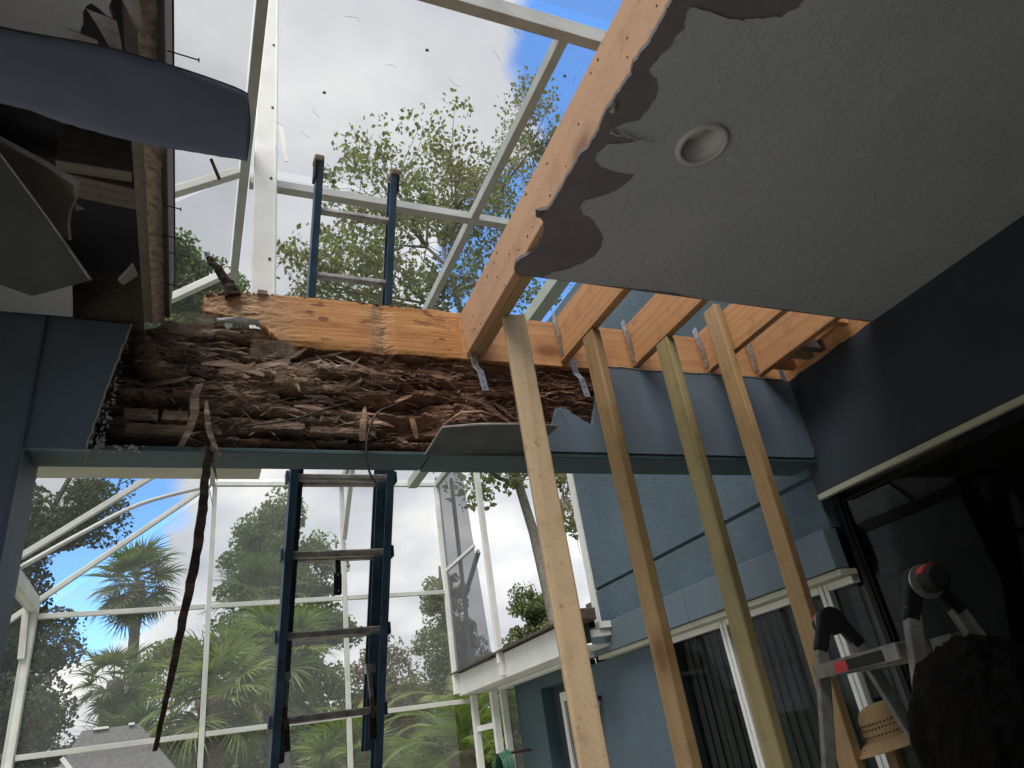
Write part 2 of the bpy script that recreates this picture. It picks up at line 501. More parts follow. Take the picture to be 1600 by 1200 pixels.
def link(name, me, mat=None, parent=None):
    o = bpy.data.objects.new(name, me)
    COL.objects.link(o)
    if mat and me is not None and not me.materials:
        me.materials.append(MATS[mat])
    if parent is not None:
        o.parent = parent
        o.matrix_parent_inverse = WORLD.get(parent.name, Matrix()).inverted()
    return o


def tag(o, label=None, cat=None, group=None, kind=None):
    for k, v in (('label', label), ('category', cat), ('group', group), ('kind', kind)):
        if v:
            o[k] = v
    return o


def empty(name, loc, label, cat, group=None, rz=0.0):
    o = bpy.data.objects.new(name, None)
    COL.objects.link(o)
    o.location = loc
    o.rotation_euler = (0, 0, rz)
    o.empty_display_size = 0.1
    WORLD[o.name] = Matrix.Translation(loc) @ Matrix.Rotation(rz, 4, 'Z')
    return tag(o, label, cat, group)


class MB:
    def __init__(s):
        s.v, s.f = [], []

    def add(s, vs, fs):
        k = len(s.v)
        s.v += [tuple(p) for p in vs]
        s.f += [tuple(i + k for i in f) for f in fs]
        return s

    def box(s, lo, hi, M=None):
        x0, y0, z0 = lo
        x1, y1, z1 = hi
        vs = [Vector(p) for p in ((x0, y0, z0), (x1, y0, z0), (x1, y1, z0), (x0, y1, z0), (x0, y0, z1), (x1, y0, z1), (x1, y1, z1), (x0, y1, z1))]
        if M is not None:
            vs = [M @ p for p in vs]
        return s.add(vs, ((0, 3, 2, 1), (4, 5, 6, 7), (0, 1, 5, 4), (1, 2, 6, 5), (2, 3, 7, 6), (3, 0, 4, 7)))

    def bar(s, a, b, w, h, up=(0, 0, 1)):
        """box section from a to b, w across, h along up"""
        a, b = Vector(a), Vector(b)
        d = (b - a).normalized()
        u = Vector(up)
        if abs(d.dot(u)) > 0.98:
            u = Vector((0, 1, 0))
        x = d.cross(u).normalized() * (w / 2)
        y = x.cross(d).normalized() * (h / 2)
        vs = [p + q for p in (a, b) for q in (-x - y, x - y, x + y, -x + y)]
        return s.add(vs, ((0, 1, 2, 3), (7, 6, 5, 4), (0, 4, 5, 1), (1, 5, 6, 2), (2, 6, 7, 3), (3, 7, 4, 0)))

    def tube(s, pts, rad, n=8, cap=True):
        pts = [Vector(p) for p in pts]
        if isinstance(rad, (int, float)):
            rad = [rad] * len(pts)
        k = len(s.v)
        ref = Vector((0.3, 0.2, 0.93))
        for i, p in enumerate(pts):
            d = (pts[min(i + 1, len(pts) - 1)] - pts[max(i - 1, 0)])
            d = d.normalized() if d.length > 1e-9 else Vector((0, 0, 1))
            r = ref if abs(d.dot(ref)) < 0.95 else Vector((1, 0, 0))
            x = d.cross(r).normalized()
            y = d.cross(x)
            for j in range(n):
                t = 2 * math.pi * j / n
                s.v.append(tuple(p + (x * math.cos(t) + y * math.sin(t)) * rad[i]))
        for i in range(len(pts) - 1):
            for j in range(n):
                a = k + i * n + j
                b = k + i * n + (j + 1) % n
                s.f.append((a, b, b + n, a + n))
        if cap:
            s.f.append(tuple(k + j for j in reversed(range(n))))
            e = k + (len(pts) - 1) * n
            s.f.append(tuple(e + j for j in range(n)))
        return s

    def lathe(s, prof, n=24, M=None):
        k = len(s.v)
        for r, z in prof:
            for j in range(n):
                t = 2 * math.pi * j / n
                p = Vector((r * math.cos(t), r * math.sin(t), z))
                s.v.append(tuple(M @ p if M is not None else p))
        for i in range(len(prof) - 1):
            for j in range(n):
                a = k + i * n + j
                b = k + i * n + (j + 1) % n
                s.f.append((a, b, b + n, a + n))
        return s

    def prism(s, poly, off):
        """polygon (3-D points) extruded by the vector off"""
        off = Vector(off)
        n = len(poly)
        a = [Vector(p) for p in poly]
        vs = a + [p + off for p in a]
        fs = [tuple(range(n)), tuple(reversed(range(n, 2 * n)))]
        fs += [(i, i + n, (i + 1) % n + n, (i + 1) % n) for i in range(n)]
        return s.add(vs, fs)

    def mesh(s, name):
        me = bpy.data.meshes.new(name)
        me.from_pydata(s.v, [], s.f)
        bm = bmesh.new()
        bm.from_mesh(me)
        bmesh.ops.recalc_face_normals(bm, faces=bm.faces)
        bm.to_mesh(me)
        bm.free()
        return me

    def build(s, name, mat, parent=None, smooth=False, bevel=0.0):
        me = s.mesh(name)
        if smooth:
            me.polygons.foreach_set('use_smooth', [True] * len(me.polygons))
        o = link(name, me, mat, parent)
        if bevel:
            b = o.modifiers.new('bevel', 'BEVEL')
            b.width = bevel
            b.segments = 2
            b.limit_method = 'ANGLE'
        return o


def fastmesh(name, V, F, smooth=False):
    """numpy verts (n,3), quads (m,4) or tris (m,3)"""
    me = bpy.data.meshes.new(name)
    V = np.asarray(V, dtype=np.float32)
    F = np.asarray(F, dtype=np.int32)
    k = F.shape[1]
    me.vertices.add(len(V))
    me.vertices.foreach_set('co', V.ravel())
    me.loops.add(F.size)
    me.loops.foreach_set('vertex_index', F.ravel())
    me.polygons.add(len(F))
    me.polygons.foreach_set('loop_start', np.arange(0, F.size, k, dtype=np.int32))
    me.polygons.foreach_set('loop_total', np.full(len(F), k, dtype=np.int32))
    if smooth:
        me.polygons.foreach_set('use_smooth', np.ones(len(F), dtype=bool))
    me.update(calc_edges=True)
    return me


def board(name, mat, parent, a, b, w, h, up=(0, 0, 1), bevel=0.003, roll=0.0):
    """sawn board from a to b; its own Y axis is the grain. w across, h along up"""
    a, b = Vector(a), Vector(b)
    d = (b - a)
    ln = d.length
    y = d.normalized()
    u = Vector(up)
    x = y.cross(u).normalized()
    z = x.cross(y).normalized()
    M = Matrix((x, y, z)).transposed()
    if roll:
        M = M @ Matrix.Rotation(roll, 3, 'Y')
    me = MB().box((-w / 2, 0, -h / 2), (w / 2, ln, h / 2)).mesh(name)
    o = link(name, me, mat, parent)
    W = Matrix.Translation(a) @ M.to_4x4()
    o.matrix_basis = W
    WORLD[o.name] = W
    if bevel:
        bv = o.modifiers.new('bevel', 'BEVEL')
        bv.width = bevel
        bv.segments = 2
    return o


def lattice(shape, seed):
    return np.random.default_rng(seed).random(shape)


def vnoise(x, y, seed):
    """smooth value noise on arrays"""
    g = lattice((64, 64), seed)
    xi, yi = np.floor(x).astype(int), np.floor(y).astype(int)
    fx, fy = x - xi, y - yi
    fx, fy = fx * fx * (3 - 2 * fx), fy * fy * (3 - 2 * fy)
    a, b = g[xi % 64, yi % 64], g[(xi + 1) % 64, yi % 64]
    c, d = g[xi % 64, (yi + 1) % 64], g[(xi + 1) % 64, (yi + 1) % 64]
    return (a * (1 - fx) + b * fx) * (1 - fy) + (c * (1 - fx) + d * fx) * fy


def fbm(x, y, seed, octv=5, gain=0.55):
    s, amp, tot = 0, 1.0, 0
    for i in range(octv):
        s = s + amp * vnoise(x * 2 ** i, y * 2 ** i, seed + i)
        tot += amp
        amp *= gain
    return s / tot

def jag(poly, amp, seed, sub=4):
    """break a cut line into a ragged one"""
    r = random.Random(seed)
    out = []
    for a, b in zip(poly[:-1], poly[1:]):
        for k in range(sub):
            t = k / sub
            out.append((a[0] + (b[0] - a[0]) * t + r.uniform(-amp, amp), a[1] + (b[1] - a[1]) * t + r.uniform(-amp, amp)))
    out.append(poly[-1])
    return out


# ================================================================== THE SETTING
me = MB().add([(-400, -400, -0.12), (400, -400, -0.12), (400, 600, -0.12), (-400, 600, -0.12)], [(0, 1, 2, 3)]).mesh('ground')
tag(link('ground', me, 'grass'), 'green lawn around the house', kind='structure')
tag(MB().box((-1.6, -3.2, -0.10), (2.95, 4.2, 0.0)).build('lanai_floor', 'concrete'), 'concrete floor under the porch roof', kind='structure')
tag(MB().box((-1.5, 4.202, -0.11), (2.95, 7.4, -0.02)).build('pool_deck', 'pool_deck'), 'pale deck inside the screen cage', kind='structure')

tag(MB().box((-5.0, -3.2, -0.11), (-1.602, 7.4, -0.02)).build('bounce_slab', 'pool_deck'), 'pale slab added out of view to bounce light into the porch', kind='structure')  # unseen slab, added to bounce sunlight up onto ceiling and left faces

# ------------------------------------------------------------------ house
house = empty('house', (2.9, 3.0, 0), 'blue stucco house with glass doors and tall windows under the torn porch', 'house')
# porch walls around the viewer
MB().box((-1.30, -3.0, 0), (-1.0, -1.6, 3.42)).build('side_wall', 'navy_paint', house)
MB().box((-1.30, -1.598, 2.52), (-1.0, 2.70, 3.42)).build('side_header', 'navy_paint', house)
MB().box((-1.30, -3.3, 0), (2.78, -3.004, 7.2)).build('unseen_rear_wall', 'navy_paint', house)  # unseen rear wall; height above the porch roof added to block sun
# porch column under the left end of the beam
MB().box((-0.997, 2.345, 0), (-0.50, 2.62, 3.12)).build('porch_column', 'blue_paint', house, bevel=0.012)
# header over the glass doors, its cream trim and the upper storey wall above it
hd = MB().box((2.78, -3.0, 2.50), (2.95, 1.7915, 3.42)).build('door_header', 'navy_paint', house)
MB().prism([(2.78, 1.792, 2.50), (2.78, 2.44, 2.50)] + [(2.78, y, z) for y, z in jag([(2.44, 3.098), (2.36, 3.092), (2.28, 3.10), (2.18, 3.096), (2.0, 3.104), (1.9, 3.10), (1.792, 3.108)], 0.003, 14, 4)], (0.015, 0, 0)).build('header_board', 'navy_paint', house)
MB().box((2.772, -3.0, 2.470), (2.80, 2.436, 2.497)).build('door_trim', 'cream_trim', hd, bevel=0.003)
# glass doors in the shade
for i, (y0, y1) in enumerate(((2.40, 1.16), (1.14, -0.10), (-0.12, -1.36), (-1.38, -2.95))):
    dr = MB()
    for a, b in (((2.872, y0 - 0.012, 0.02), (2.90, y0, 2.455)), ((2.872, y1, 0.02), (2.90, y1 + 0.03, 2.455)),
                 ((2.878, y1 + 0.032, 2.445), (2.90, y0 - 0.014, 2.455)), ((2.872, y1 + 0.032, 0.02), (2.90, y0 - 0.032, 0.10))):
        dr.box(a, b)
    d_ = dr.build('glass_door', 'black_plastic', house)
    MB().box((2.882, y1 + 0.03, 0.10), (2.888, y0 - 0.012, 2.445)).build('pane', 'window_glass', d_)
MB().box((2.86, 2.402, 0), (2.95, 2.43, 2.50)).build('door_jamb', 'black_plastic', house)
# wing wall: stucco panels with a recessed joint between them
MB().box((2.83, 2.45, 2.34), (3.0, 4.79, 5.0)).build('wall_core', 'blue_paint', house)
MB().box((2.80, 2.45, 2.335), (2.828, 4.79, 2.585)).build('stucco_panel', 'blue_stucco', house, bevel=0.004)
MB().box((2.80, 2.45, 2.607), (2.828, 4.79, 5.0)).build('stucco_panel', 'blue_stucco', house, bevel=0.004)
MB().box((2.785, 4.755, 2.36), (2.85, 4.83, 5.0)).build('corner_trim', 'white_paint', house)
bd = MB().box((2.742, 2.45, 2.142), (2.83, 3.635, 2.333)).build('window_band', 'blue_trim', house, bevel=0.004)
MB().box((2.742, 3.639, 2.142), (2.83, 4.86, 2.333)).build('window_band', 'blue_trim', house, bevel=0.004)
MB().box((2.760, 2.45, 2.112), (2.87, 4.83, 2.139)).build('band_drip_trim', 'cream_trim', house)
# windows of the wing
win = empty  # (only a name for the reader)
YW = [(4.06, 3.485), (3.445, 2.675), (2.635, 2.452)]
for i, (y0, y1) in enumerate(YW):
    w_ = MB()
    for a, b in (((2.835, y0 - 0.010, 0.3), (2.885, y0 + 0.016, 2.110)), ((2.835, y1 - 0.016, 0.3), (2.885, y1 + 0.010, 2.110)),
                 ((2.835, y1 + 0.012, 2.075), (2.885, y0 - 0.012, 2.110)), ((2.835, y1 + 0.012, 0.3), (2.885, y0 - 0.012, 0.34))):
        if not (i == 2 and a[1] == y1 - 0.016):
            w_.box(a, b)
    wo_ = w_.build('window', 'white_metal', house, bevel=0.003)
    MB().box((2.858, y1 + 0.02, 0.34), (2.863, y0 - 0.02, 2.075)).build('pane', 'window_glass', wo_)
    k, y = 0, y0 - 0.05
    while y > y1 + 0.02:
        M = Matrix.Translation((2.95, y, 0)) @ Matrix.Rotation(math.radians(76 + 4 * math.sin(k * 2.1)), 4, 'Z')
        MB().box((-0.042, -0.0015, 0.35), (0.042, 0.0015, 2.07), M).build('blind_slat', 'blind_fabric', wo_)
        y -= 0.072
        k += 1
MB().box((2.835, 4.080, 0), (2.95, 5.30, 2.110)).build('lower_wall', 'blue_wall', house)
MB().box((2.836, 2.45, 0), (2.95, 4.078, 0.298)).build('sill_wall', 'blue_paint', house)
# room behind the glass
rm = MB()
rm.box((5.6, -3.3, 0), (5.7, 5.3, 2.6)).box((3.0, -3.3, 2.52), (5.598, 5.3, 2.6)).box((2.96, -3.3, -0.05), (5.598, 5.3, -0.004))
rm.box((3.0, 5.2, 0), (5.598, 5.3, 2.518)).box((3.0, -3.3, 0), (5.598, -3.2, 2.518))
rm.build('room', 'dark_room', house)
MB().box((3.002, -3.3, 2.62), (6.5, 4.79, 5.0)).build('upper_storey', 'blue_paint', house)

# lower wing farther back with its white eave
MB().box((2.875, 6.15, 0), (3.0, 6.74, 2.174)).build('rear_wing_wall', 'teal_paint', house)
MB().box((2.875, 5.305, 2.07), (3.0, 6.148, 2.174)).build('rear_wing_wall', 'teal_paint', house)
MB().box((2.99, 5.305, 0), (3.05, 6.148, 2.068)).build('door_recess', 'navy_paint', house)
dr = MB()
for a, b in (((2.94, 5.87, 0), (2.988, 5.93, 2.0)), ((2.94, 5.31, 0), (2.988, 5.37, 2.0)), ((2.94, 5.372, 1.93), (2.988, 5.868, 2.0)), ((2.95, 5.372, 0.0), (2.985, 5.868, 0.3))):
    dr.box(a, b)
d_ = dr.build('side_door', 'white_paint', house, bevel=0.004)
MB().box((2.963, 5.372, 0.3), (2.968, 5.868, 1.93)).build('pane', 'window_glass', d_)
ev = MB().box((2.50, 4.60, 2.178), (2.525, 7.27, 2.378)).build('eave_fascia', 'white_paint', house, bevel=0.004)
MB().box((2.527, 4.60, 2.178), (3.0, 7.26, 2.195)).build('soffit', 'white_paint', ev)
MB().box((2.70, 4.84, 2.150), (2.78, 6.72, 2.174)).build('soffit_trim', 'white_paint', ev)
rf = MB().prism([(2.44, 4.84, 2.385), (5.6, 4.84, 2.72), (5.6, 4.84, 2.735), (2.44, 4.84, 2.40)], (0, 2.5, 0)).build('rear_wing_roof', 'brown_shingle', house)
MB().box((2.43, 4.50, 2.345), (2.62, 4.66, 2.43)).build('gutter_end', 'brown_shingle', rf, bevel=0.01)
MB().box((2.435, 4.662, 2.382), (2.60, 4.835, 2.43)).build('gutter_end', 'brown_shingle', rf, bevel=0.01)
for k in range(2):
    MB().box((2.60 + 0.05 * k, 4.55 - 0.02 * k, 2.24 + 0.05 * k), (2.74, 4.598, 2.285 + 0.05 * k)).build('eave_return', 'white_paint', ev)

# ------------------------------------------------------------------ porch ceiling and its torn edge
SKIN = [(1.007,0.761),(1.018,0.784),(1.025,0.799),(1.016,0.824),(1.021,0.85),(1.01,0.872),(1.007,0.898),(1.0,0.924),(1.017,0.935),(1.036,0.94),(1.06,0.97),(1.071,0.997),(1.072,1.032),(1.066,1.056),(1.065,1.077),(1.029,1.098),(1.002,1.124),(1.013,1.133),(1.072,1.134),(1.11,1.137),(1.084,1.155),(1.021,1.177),(1.006,1.221),(1.015,1.244),(1.047,1.262),(1.106,1.269),(1.164,1.262),(1.164,1.288),(1.145,1.335),(1.1,1.38),(1.061,1.407),(1.063,1.434),(1.085,1.462),(1.118,1.47),(1.15,1.495),(1.183,1.52),(1.214,1.553),(1.233,1.601),(1.233,1.647),(1.207,1.697),(1.165,1.743),(1.119,1.772),(1.102,1.802),(1.237,1.807),(1.399,1.799),(1.656,1.787),(1.741,1.797),(1.893,1.809),(2.262,1.798),(2.531,1.805),(2.743,1.799)]
SKINTOP = [(1.277,0.645),(1.272,0.667),(1.247,0.696),(1.185,0.72),(1.156,0.734),(1.102,0.741),(1.044,0.741),(1.008,0.743)]
BOARD = [(0.953,0.747),(0.954,0.771),(0.961,0.84),(0.96,0.868),(0.952,0.918),(0.964,0.954),(0.963,0.985),(0.958,1.028),(0.959,1.083),(0.969,1.138),(0.971,1.161),(0.971,1.209),(0.959,1.238),(0.963,1.289),(0.964,1.356),(0.968,1.412),(0.963,1.472),(0.928,1.495),(0.971,1.526),(0.998,1.574),(1.008,1.622),(1.007,1.673),(0.985,1.706),(0.965,1.746),(0.977,1.788),(1.008,1.82),(1.106,1.812)]


def keyhole(poly, c, rad, n=28):
    """cut a round opening into a polygon outline"""
    i = min(range(len(poly)), key=lambda k: (poly[k][0] - c[0]) ** 2 + (poly[k][1] - c[1]) ** 2)
    a0 = math.atan2(poly[i][1] - c[1], poly[i][0] - c[0])
    area = sum(p[0] * q[1] - q[0] * p[1] for p, q in zip(poly, poly[1:] + poly[:1]))
    sg = -1 if area > 0 else 1
    ring = [(c[0] + rad * math.cos(a0 + sg * 2 * math.pi * k / n), c[1] + rad * math.sin(a0 + sg * 2 * math.pi * k / n)) for k in range(n + 1)]
    return poly[:i + 1] + ring + poly[i:]


ceil = tag(empty('ceiling', (1.9, 0.5, 3.1), None, None), 'grey textured porch ceiling torn along the opening', kind='structure')
skin = jag(SKIN, 0.0022, 3, 3) + [(2.777, 1.80), (2.777, 0.40), (1.29, 0.40), (1.30, 0.47), (1.29, 0.60)] + jag(SKINTOP, 0.003, 4, 4)
MB().prism([(x, y, 3.1005) for x, y in keyhole(skin, (1.302, 1.104), 0.066)], (0, 0, 0.0035)).build('torn_texture_skin', 'ceiling_texture', ceil)
brd = jag(BOARD, 0.0022, 5, 4) + [(2.777, 1.815), (2.777, 0.395), (0.955, 0.395)]
MB().prism([(x, y, 3.105) for x, y in keyhole(brd, (1.302, 1.104), 0.068)], (0, 0, 0.013)).build('ceiling_board', 'bare_paper', ceil)
MB().box((-0.995, -3.0, 3.094), (2.776, 0.385, 3.118)).build('ceiling_board', 'ceiling_texture', ceil)
# curled strips of torn paper along the cut
for k in range(2):
    i = 30 + k * 38
    x, y = brd[i % (len(brd) - 8)]
    w_, l_ = random.uniform(0.008, 0.018), random.uniform(0.03, 0.06)
    pts = []
    for t in range(5):
        s_ = t / 4
        pts.append((x - 0.004 + random.uniform(-0.002, 0.002) + 0.010 * s_, y + (s_ - 0.5) * l_, 3.104 - 0.010 * math.sin(s_ * 3.1)))
    m_ = MB()
    vs = []
    for p in pts:
        vs += [p, (p[0] + w_, p[1], p[2] - 0.004)]
    m_.add(vs, [(2 * t, 2 * t + 1, 2 * t + 3, 2 * t + 2) for t in range(4)])
    o = m_.build('torn_paper', 'bare_paper' if k % 3 else 'gypsum', ceil)
    sd = o.modifiers.new('thick', 'SOLIDIFY')
    sd.thickness = 0.0012
# crumbled seam in the skin near the lamp
sm = MB()
for k in range(7):
    t = k / 6
    sm.tube([(1.0 + 0.12 * t, 1.128 + 0.006 * math.sin(k * 2.0), 3.093), (1.02 + 0.12 * t, 1.130, 3.090)], [0.006 * (1.1 - t), 0.003], 6)
sm.build('seam_ridge', 'ceiling_texture', ceil)

# left remains of the ceiling
lc = [(-0.995, 0.39), (-0.15, 0.39), (-0.15, 0.85), (-0.225, 0.98)] + jag([(-0.215, 1.06), (-0.235, 1.15), (-0.262, 1.11), (-0.285, 1.165), (-0.300, 1.235), (-0.315, 1.26)], 0.008, 8, 3) + [(-0.40, 1.27), (-0.995, 1.32)]
MB().prism([(x, y, 3.097) for x, y in lc], (0, 0, 0.02)).build('ceiling_remnant', 'ceiling_texture', ceil)
lc = [(-0.995, 2.15), (-0.62, 2.17), (-0.50, 2.14), (-0.405, 2.11), (-0.415, 2.23), (-0.425, 2.33), (-0.995, 2.33)]
MB().prism([(x, y, 3.10) for x, y in lc], (0, 0, 0.014)).build('ceiling_remnant', 'ceiling_texture', ceil)
# shreds of paper hanging at the edge of the remnant
for k, (x, y, a) in enumerate(((-0.29, 1.19, 0.5), (-0.25, 1.13, -0.3), (-0.21, 1.03, 0.2))):
    pts = [(x + 0.012 * t * math.cos(a), y + 0.03 * t, 3.097 - 0.004 * t * t) for t in range(4)]
    m_ = MB()
    vs = []
    for t, p in enumerate(pts):
        w_ = 0.028 * (1 - t / 4.2)
        vs += [(p[0] - w_, p[1], p[2]), (p[0] + w_, p[1] + 0.01, p[2] - 0.003)]
    m_.add(vs, [(2 * t, 2 * t + 1, 2 * t + 3, 2 * t + 2) for t in range(3)])
    m_.build('torn_paper', 'gypsum', ceil).modifiers.new('thick', 'SOLIDIFY').thickness = 0.0015

# ------------------------------------------------------------------ recessed lamp
lamp = empty('recessed_light', (1.302, 1.104, 3.094), 'round white recessed light set in the torn grey ceiling', 'light')
M = Matrix.Translation((1.302, 1.104, 3.098))
MB().lathe([(0.062, 0.002), (0.063, -0.005), (0.066, -0.008), (0.078, -0.006), (0.081, 0.0), (0.081, 0.003)], 40, M).build('trim_ring', 'ceiling_light', lamp, smooth=True)
MB().lathe([(0.0622, -0.004), (0.060, 0.014), (0.055, 0.016), (0.052, 0.10), (0.0001, 0.101)], 40, M).build('baffle', 'ceiling_light', lamp, smooth=True)
MB().lathe([(0.0001, 0.052), (0.018, 0.054), (0.028, 0.062), (0.030, 0.075), (0.022, 0.098)], 24, Matrix.Translation((1.300, 1.110, 3.098))).build('bulb', 'white_paint', lamp, smooth=True)

# ------------------------------------------------------------------ roof framing
frame = empty('roof_framing', (1.4, 2.0, 3.12), 'bare orange joists and ledger board of the opened porch roof', 'roof frame')
ZB, ZT = 3.121, 3.338
JX = [1.030, 1.482, 1.862, 2.292, 2.612]


def strap(parent, pts, w, side):
    """thin galvanised strap through pts; side = direction across its width"""
    s_ = Vector(side).normalized() * (w / 2)
    m_ = MB()
    vs = []
    for p in pts:
        vs += [Vector(p) - s_, Vector(p) + s_]
    m_.add(vs, [(2 * t, 2 * t + 1, 2 * t + 3, 2 * t + 2) for t in range(len(pts) - 1)])
    o = m_.build('metal_strap', 'galvanized', parent)
    sd = o.modifiers.new('thick', 'SOLIDIFY')
    sd.thickness = 0.0025
    nb = MB()
    for a, b in zip(pts[:-1], pts[1:]):
        a, b = Vector(a), Vector(b)
        nrm = (b - a).cross(s_).normalized()
        n_ = max(1, int((b - a).length / 0.03))
        for k in range(n_):
            p = a.lerp(b, (k + 0.5) / n_) + s_ * random.uniform(-0.5, 0.5)
            for sg in (1, -1):
                q = p + nrm * 0.003 * sg
                nb.tube([q - nrm * 0.0006, q + nrm * 0.0006], 0.0035, 6)
    tag(nb.build('strap_nails', 'rusty_steel', o), kind='stuff')
    return o


for i, x in enumerate(JX):
    y0 = 0.40 if i == 0 else 0.9
    xr = x - 0.060 if i == 0 else x          # the long joist runs a little out of square
    j = board('joist', 'fir_tan' if i == 0 else 'fir_orange', frame, (xr, y0, (ZB + ZT) / 2), (x, 2.397, (ZB + ZT) / 2), 0.038, ZT - ZB)
    if i == 0:
        tag(j, 'long pale joist along the open edge of the ceiling')
        board('joist', 'pine_brown', frame, (xr + 0.0395, y0, (ZB + ZT) / 2 - 0.004), (x + 0.0395, 2.396, (ZB + ZT) / 2 - 0.004), 0.038, ZT - ZB)
        nl = MB()
        r = random.Random(5)
        for k in range(34):
            yy = r.uniform(0.5, 2.3)
            zz_ = r.choice((ZB + 0.02, ZB + 0.05, ZT - 0.03, ZT - 0.05, ZB + 0.1)) + r.uniform(-0.008, 0.008)
            xn = xr + (x - xr) * (yy - y0) / (2.397 - y0)
            nl.tube([(xn - 0.0185, yy, zz_), (xn - 0.0205, yy, zz_)], 0.0045 * r.uniform(0.6, 1.1), 7)
        tag(nl.build('nail_heads', 'rusty_steel', j), kind='stuff')
    else:
        xs = x - 0.0215
        strap(j, [(xs, 2.375, ZT + 0.035), (xs, 2.372, ZT - 0.02), (xs - 0.004, 2.362, ZT - 0.09), (xs - 0.002, 2.368, ZB + 0.03), (xs + 0.012, 2.366, ZB - 0.004)], 0.030, (0, 1, 0))
    if i < 2:
        xx = x + 0.012 + 0.03 * i
        strap(j, [(xx - 0.015, 2.372, ZB - 0.002), (xx - 0.008, 2.376, ZB - 0.07), (xx + 0.004, 2.362, ZB - 0.10), (xx + 0.014, 2.358, ZB - 0.195)], 0.030, (1, 0, 0.1))
# ledger: sound stretch
board('ledger_board', 'fir_orange', frame, (0.99, 2.419, 3.219), (2.777, 2.419, 3.219), 0.038, 0.238, bevel=0.002)
# blocking near the header
for (y, z0, z1, mt) in ((1.93, 3.16, 3.335, 'fir_orange'), (2.10, 3.12, 3.30, 'old_board'), (2.23, 3.20, 3.335, 'fir_orange'), (2.30, 3.13, 3.19, 'fir_orange'), (2.18, 3.125, 3.16, 'plywood')):
    board('blocking', mt, frame, (2.633, y, (z0 + z1) / 2), (2.779, y, (z0 + z1) / 2), 0.038, z1 - z0)
board('rim_joist', 'fir_orange', frame, (2.822, 1.80, 3.215), (2.822, 2.395, 3.215), 0.038, 0.22)
MB().box((2.845, 1.795, 3.10), (2.99, 2.44, 3.12)).build('plate_board', 'fir_orange', frame)
board('joist', 'fir_orange', frame, (2.748, 1.95, 3.245), (2.748, 2.20, 3.245), 0.03, 0.16)
# roof deck that remains over the porch
MB().box((1.02, -3.0, 3.345), (2.95, 1.35, 3.365)).build('roof_deck', 'plywood', frame)
MB().box((-1.3, -3.0, 3.345), (-0.13, 2.44, 3.365)).build('roof_deck', 'tar_paper', frame)
MB().box((-0.128, -3.0, 3.345), (1.018, 0.385, 3.365)).build('roof_deck', 'plywood', frame)

# left joist: weathered, splintered edge
j = board('joist', 'old_board', frame, (-0.192, 0.40, 3.235), (-0.192, 2.36, 3.235), 0.045, 0.225)
tag(j, 'dark weathered joist with a splintered edge')
n = 640
ys = np.linspace(0.42, 2.34, n)
m_ = MB()
V, F = [], []
for k in range(10):
    zz_ = 3.106 + k * 0.026
    off = 0.018 * fbm(ys * 6, ys * 0 + k * 0.7, 50, 5) + 0.010 * fbm(ys * 60, ys * 0 + k * 3.1, 60, 3)
    V.append(np.stack([-0.168 + off + (0.010 if k == 0 else 0.0), ys, np.full(n, zz_) + 0.016 * fbm(ys * 9, ys * 0 + k, 70, 4) - 0.008], 1))
# underside row
V.insert(0, np.stack([np.full(n, -0.185), ys, 3.108 + 0.010 * fbm(ys * 14, ys * 0, 77, 4)], 1))
V = np.concatenate(V)
idx = np.arange(n - 1)
for k in range(10):
    F.append(np.stack([k * n + idx, k * n + idx + 1, (k + 1) * n + idx + 1, (k + 1) * n + idx], 1))
link('splintered_edge', fastmesh('splintered_edge', V, np.concatenate(F)), 'weathered_wood', j)
board('joist', 'old_board', frame, (-0.148, 0.40, 3.245), (-0.148, 2.36, 3.245), 0.030, 0.19)
nl = MB()
for (y, z_, l_) in ((1.27, 3.20, 0.065), (1.31, 3.19, 0.06), (1.90, 3.15, 0.03), (2.02, 3.18, 0.05), (2.15, 3.15, 0.03), (1.75, 3.14, 0.03)):
    nl.tube([(-0.15, y, z_), (-0.13 + l_, y + 0.004, z_ - 0.006)], 0.002, 6)
    nl.tube([(-0.13 + l_, y + 0.004, z_ - 0.006), (-0.127 + l_, y + 0.004, z_ - 0.006)], 0.0055, 8)
tag(nl.build('bent_nails', 'rusty_steel', j), kind='stuff')
# blocking in the dark bay, and a scrap of torn board on the joist
board('blocking', 'old_board', frame, (-0.40, 1.66, 3.21), (-0.22, 1.66, 3.21), 0.04, 0.14)
board('blocking', 'old_board', frame, (-0.62, 1.78, 3.235), (-0.22, 1.83, 3.235), 0.09, 0.05)
MB().prism([(-0.235, 2.03, 3.13), (-0.225, 2.09, 3.135), (-0.265, 2.10, 3.10), (-0.275, 2.07, 3.09)], (0.004, 0, -0.01)).build('paper_scrap', 'gypsum', frame)
board('joist', 'old_board', frame, (-0.62, 0.40, 3.23), (-0.62, 2.36, 3.23), 0.04, 0.215)
MB().box((-1.29, 2.385, 3.12), (-0.215, 2.44, 3.343)).build('end_board', 'old_board', frame)

# ------------------------------------------------------------------ blue scrap hanging across the gap
hang = empty('drywall_scrap', (-0.3, 1.2, 2.9), 'dark blue painted trim strip hanging loose across the gap', 'drywall')
top = [(-0.98, 1.02, 2.84), (-0.70, 1.045, 2.885), (-0.391, 1.082, 2.919), (-0.239, 1.095, 2.944), (-0.103, 1.110, 2.949), (0.010, 1.123, 2.942), (0.046, 1.130, 2.935)]
bot = [(-0.98, 1.12, 2.745), (-0.70, 1.150, 2.795), (-0.393, 1.179, 2.832), (-0.292, 1.204, 2.836), (-0.156, 1.226, 2.839), (-0.046, 1.230, 2.844), (0.054, 1.229, 2.845)]
vs, cols = [], 60


def lerp_path(P, t):
    f = t * (len(P) - 1)
    i = min(int(f), len(P) - 2)
    return Vector(P[i]).lerp(Vector(P[i + 1]), f - i)


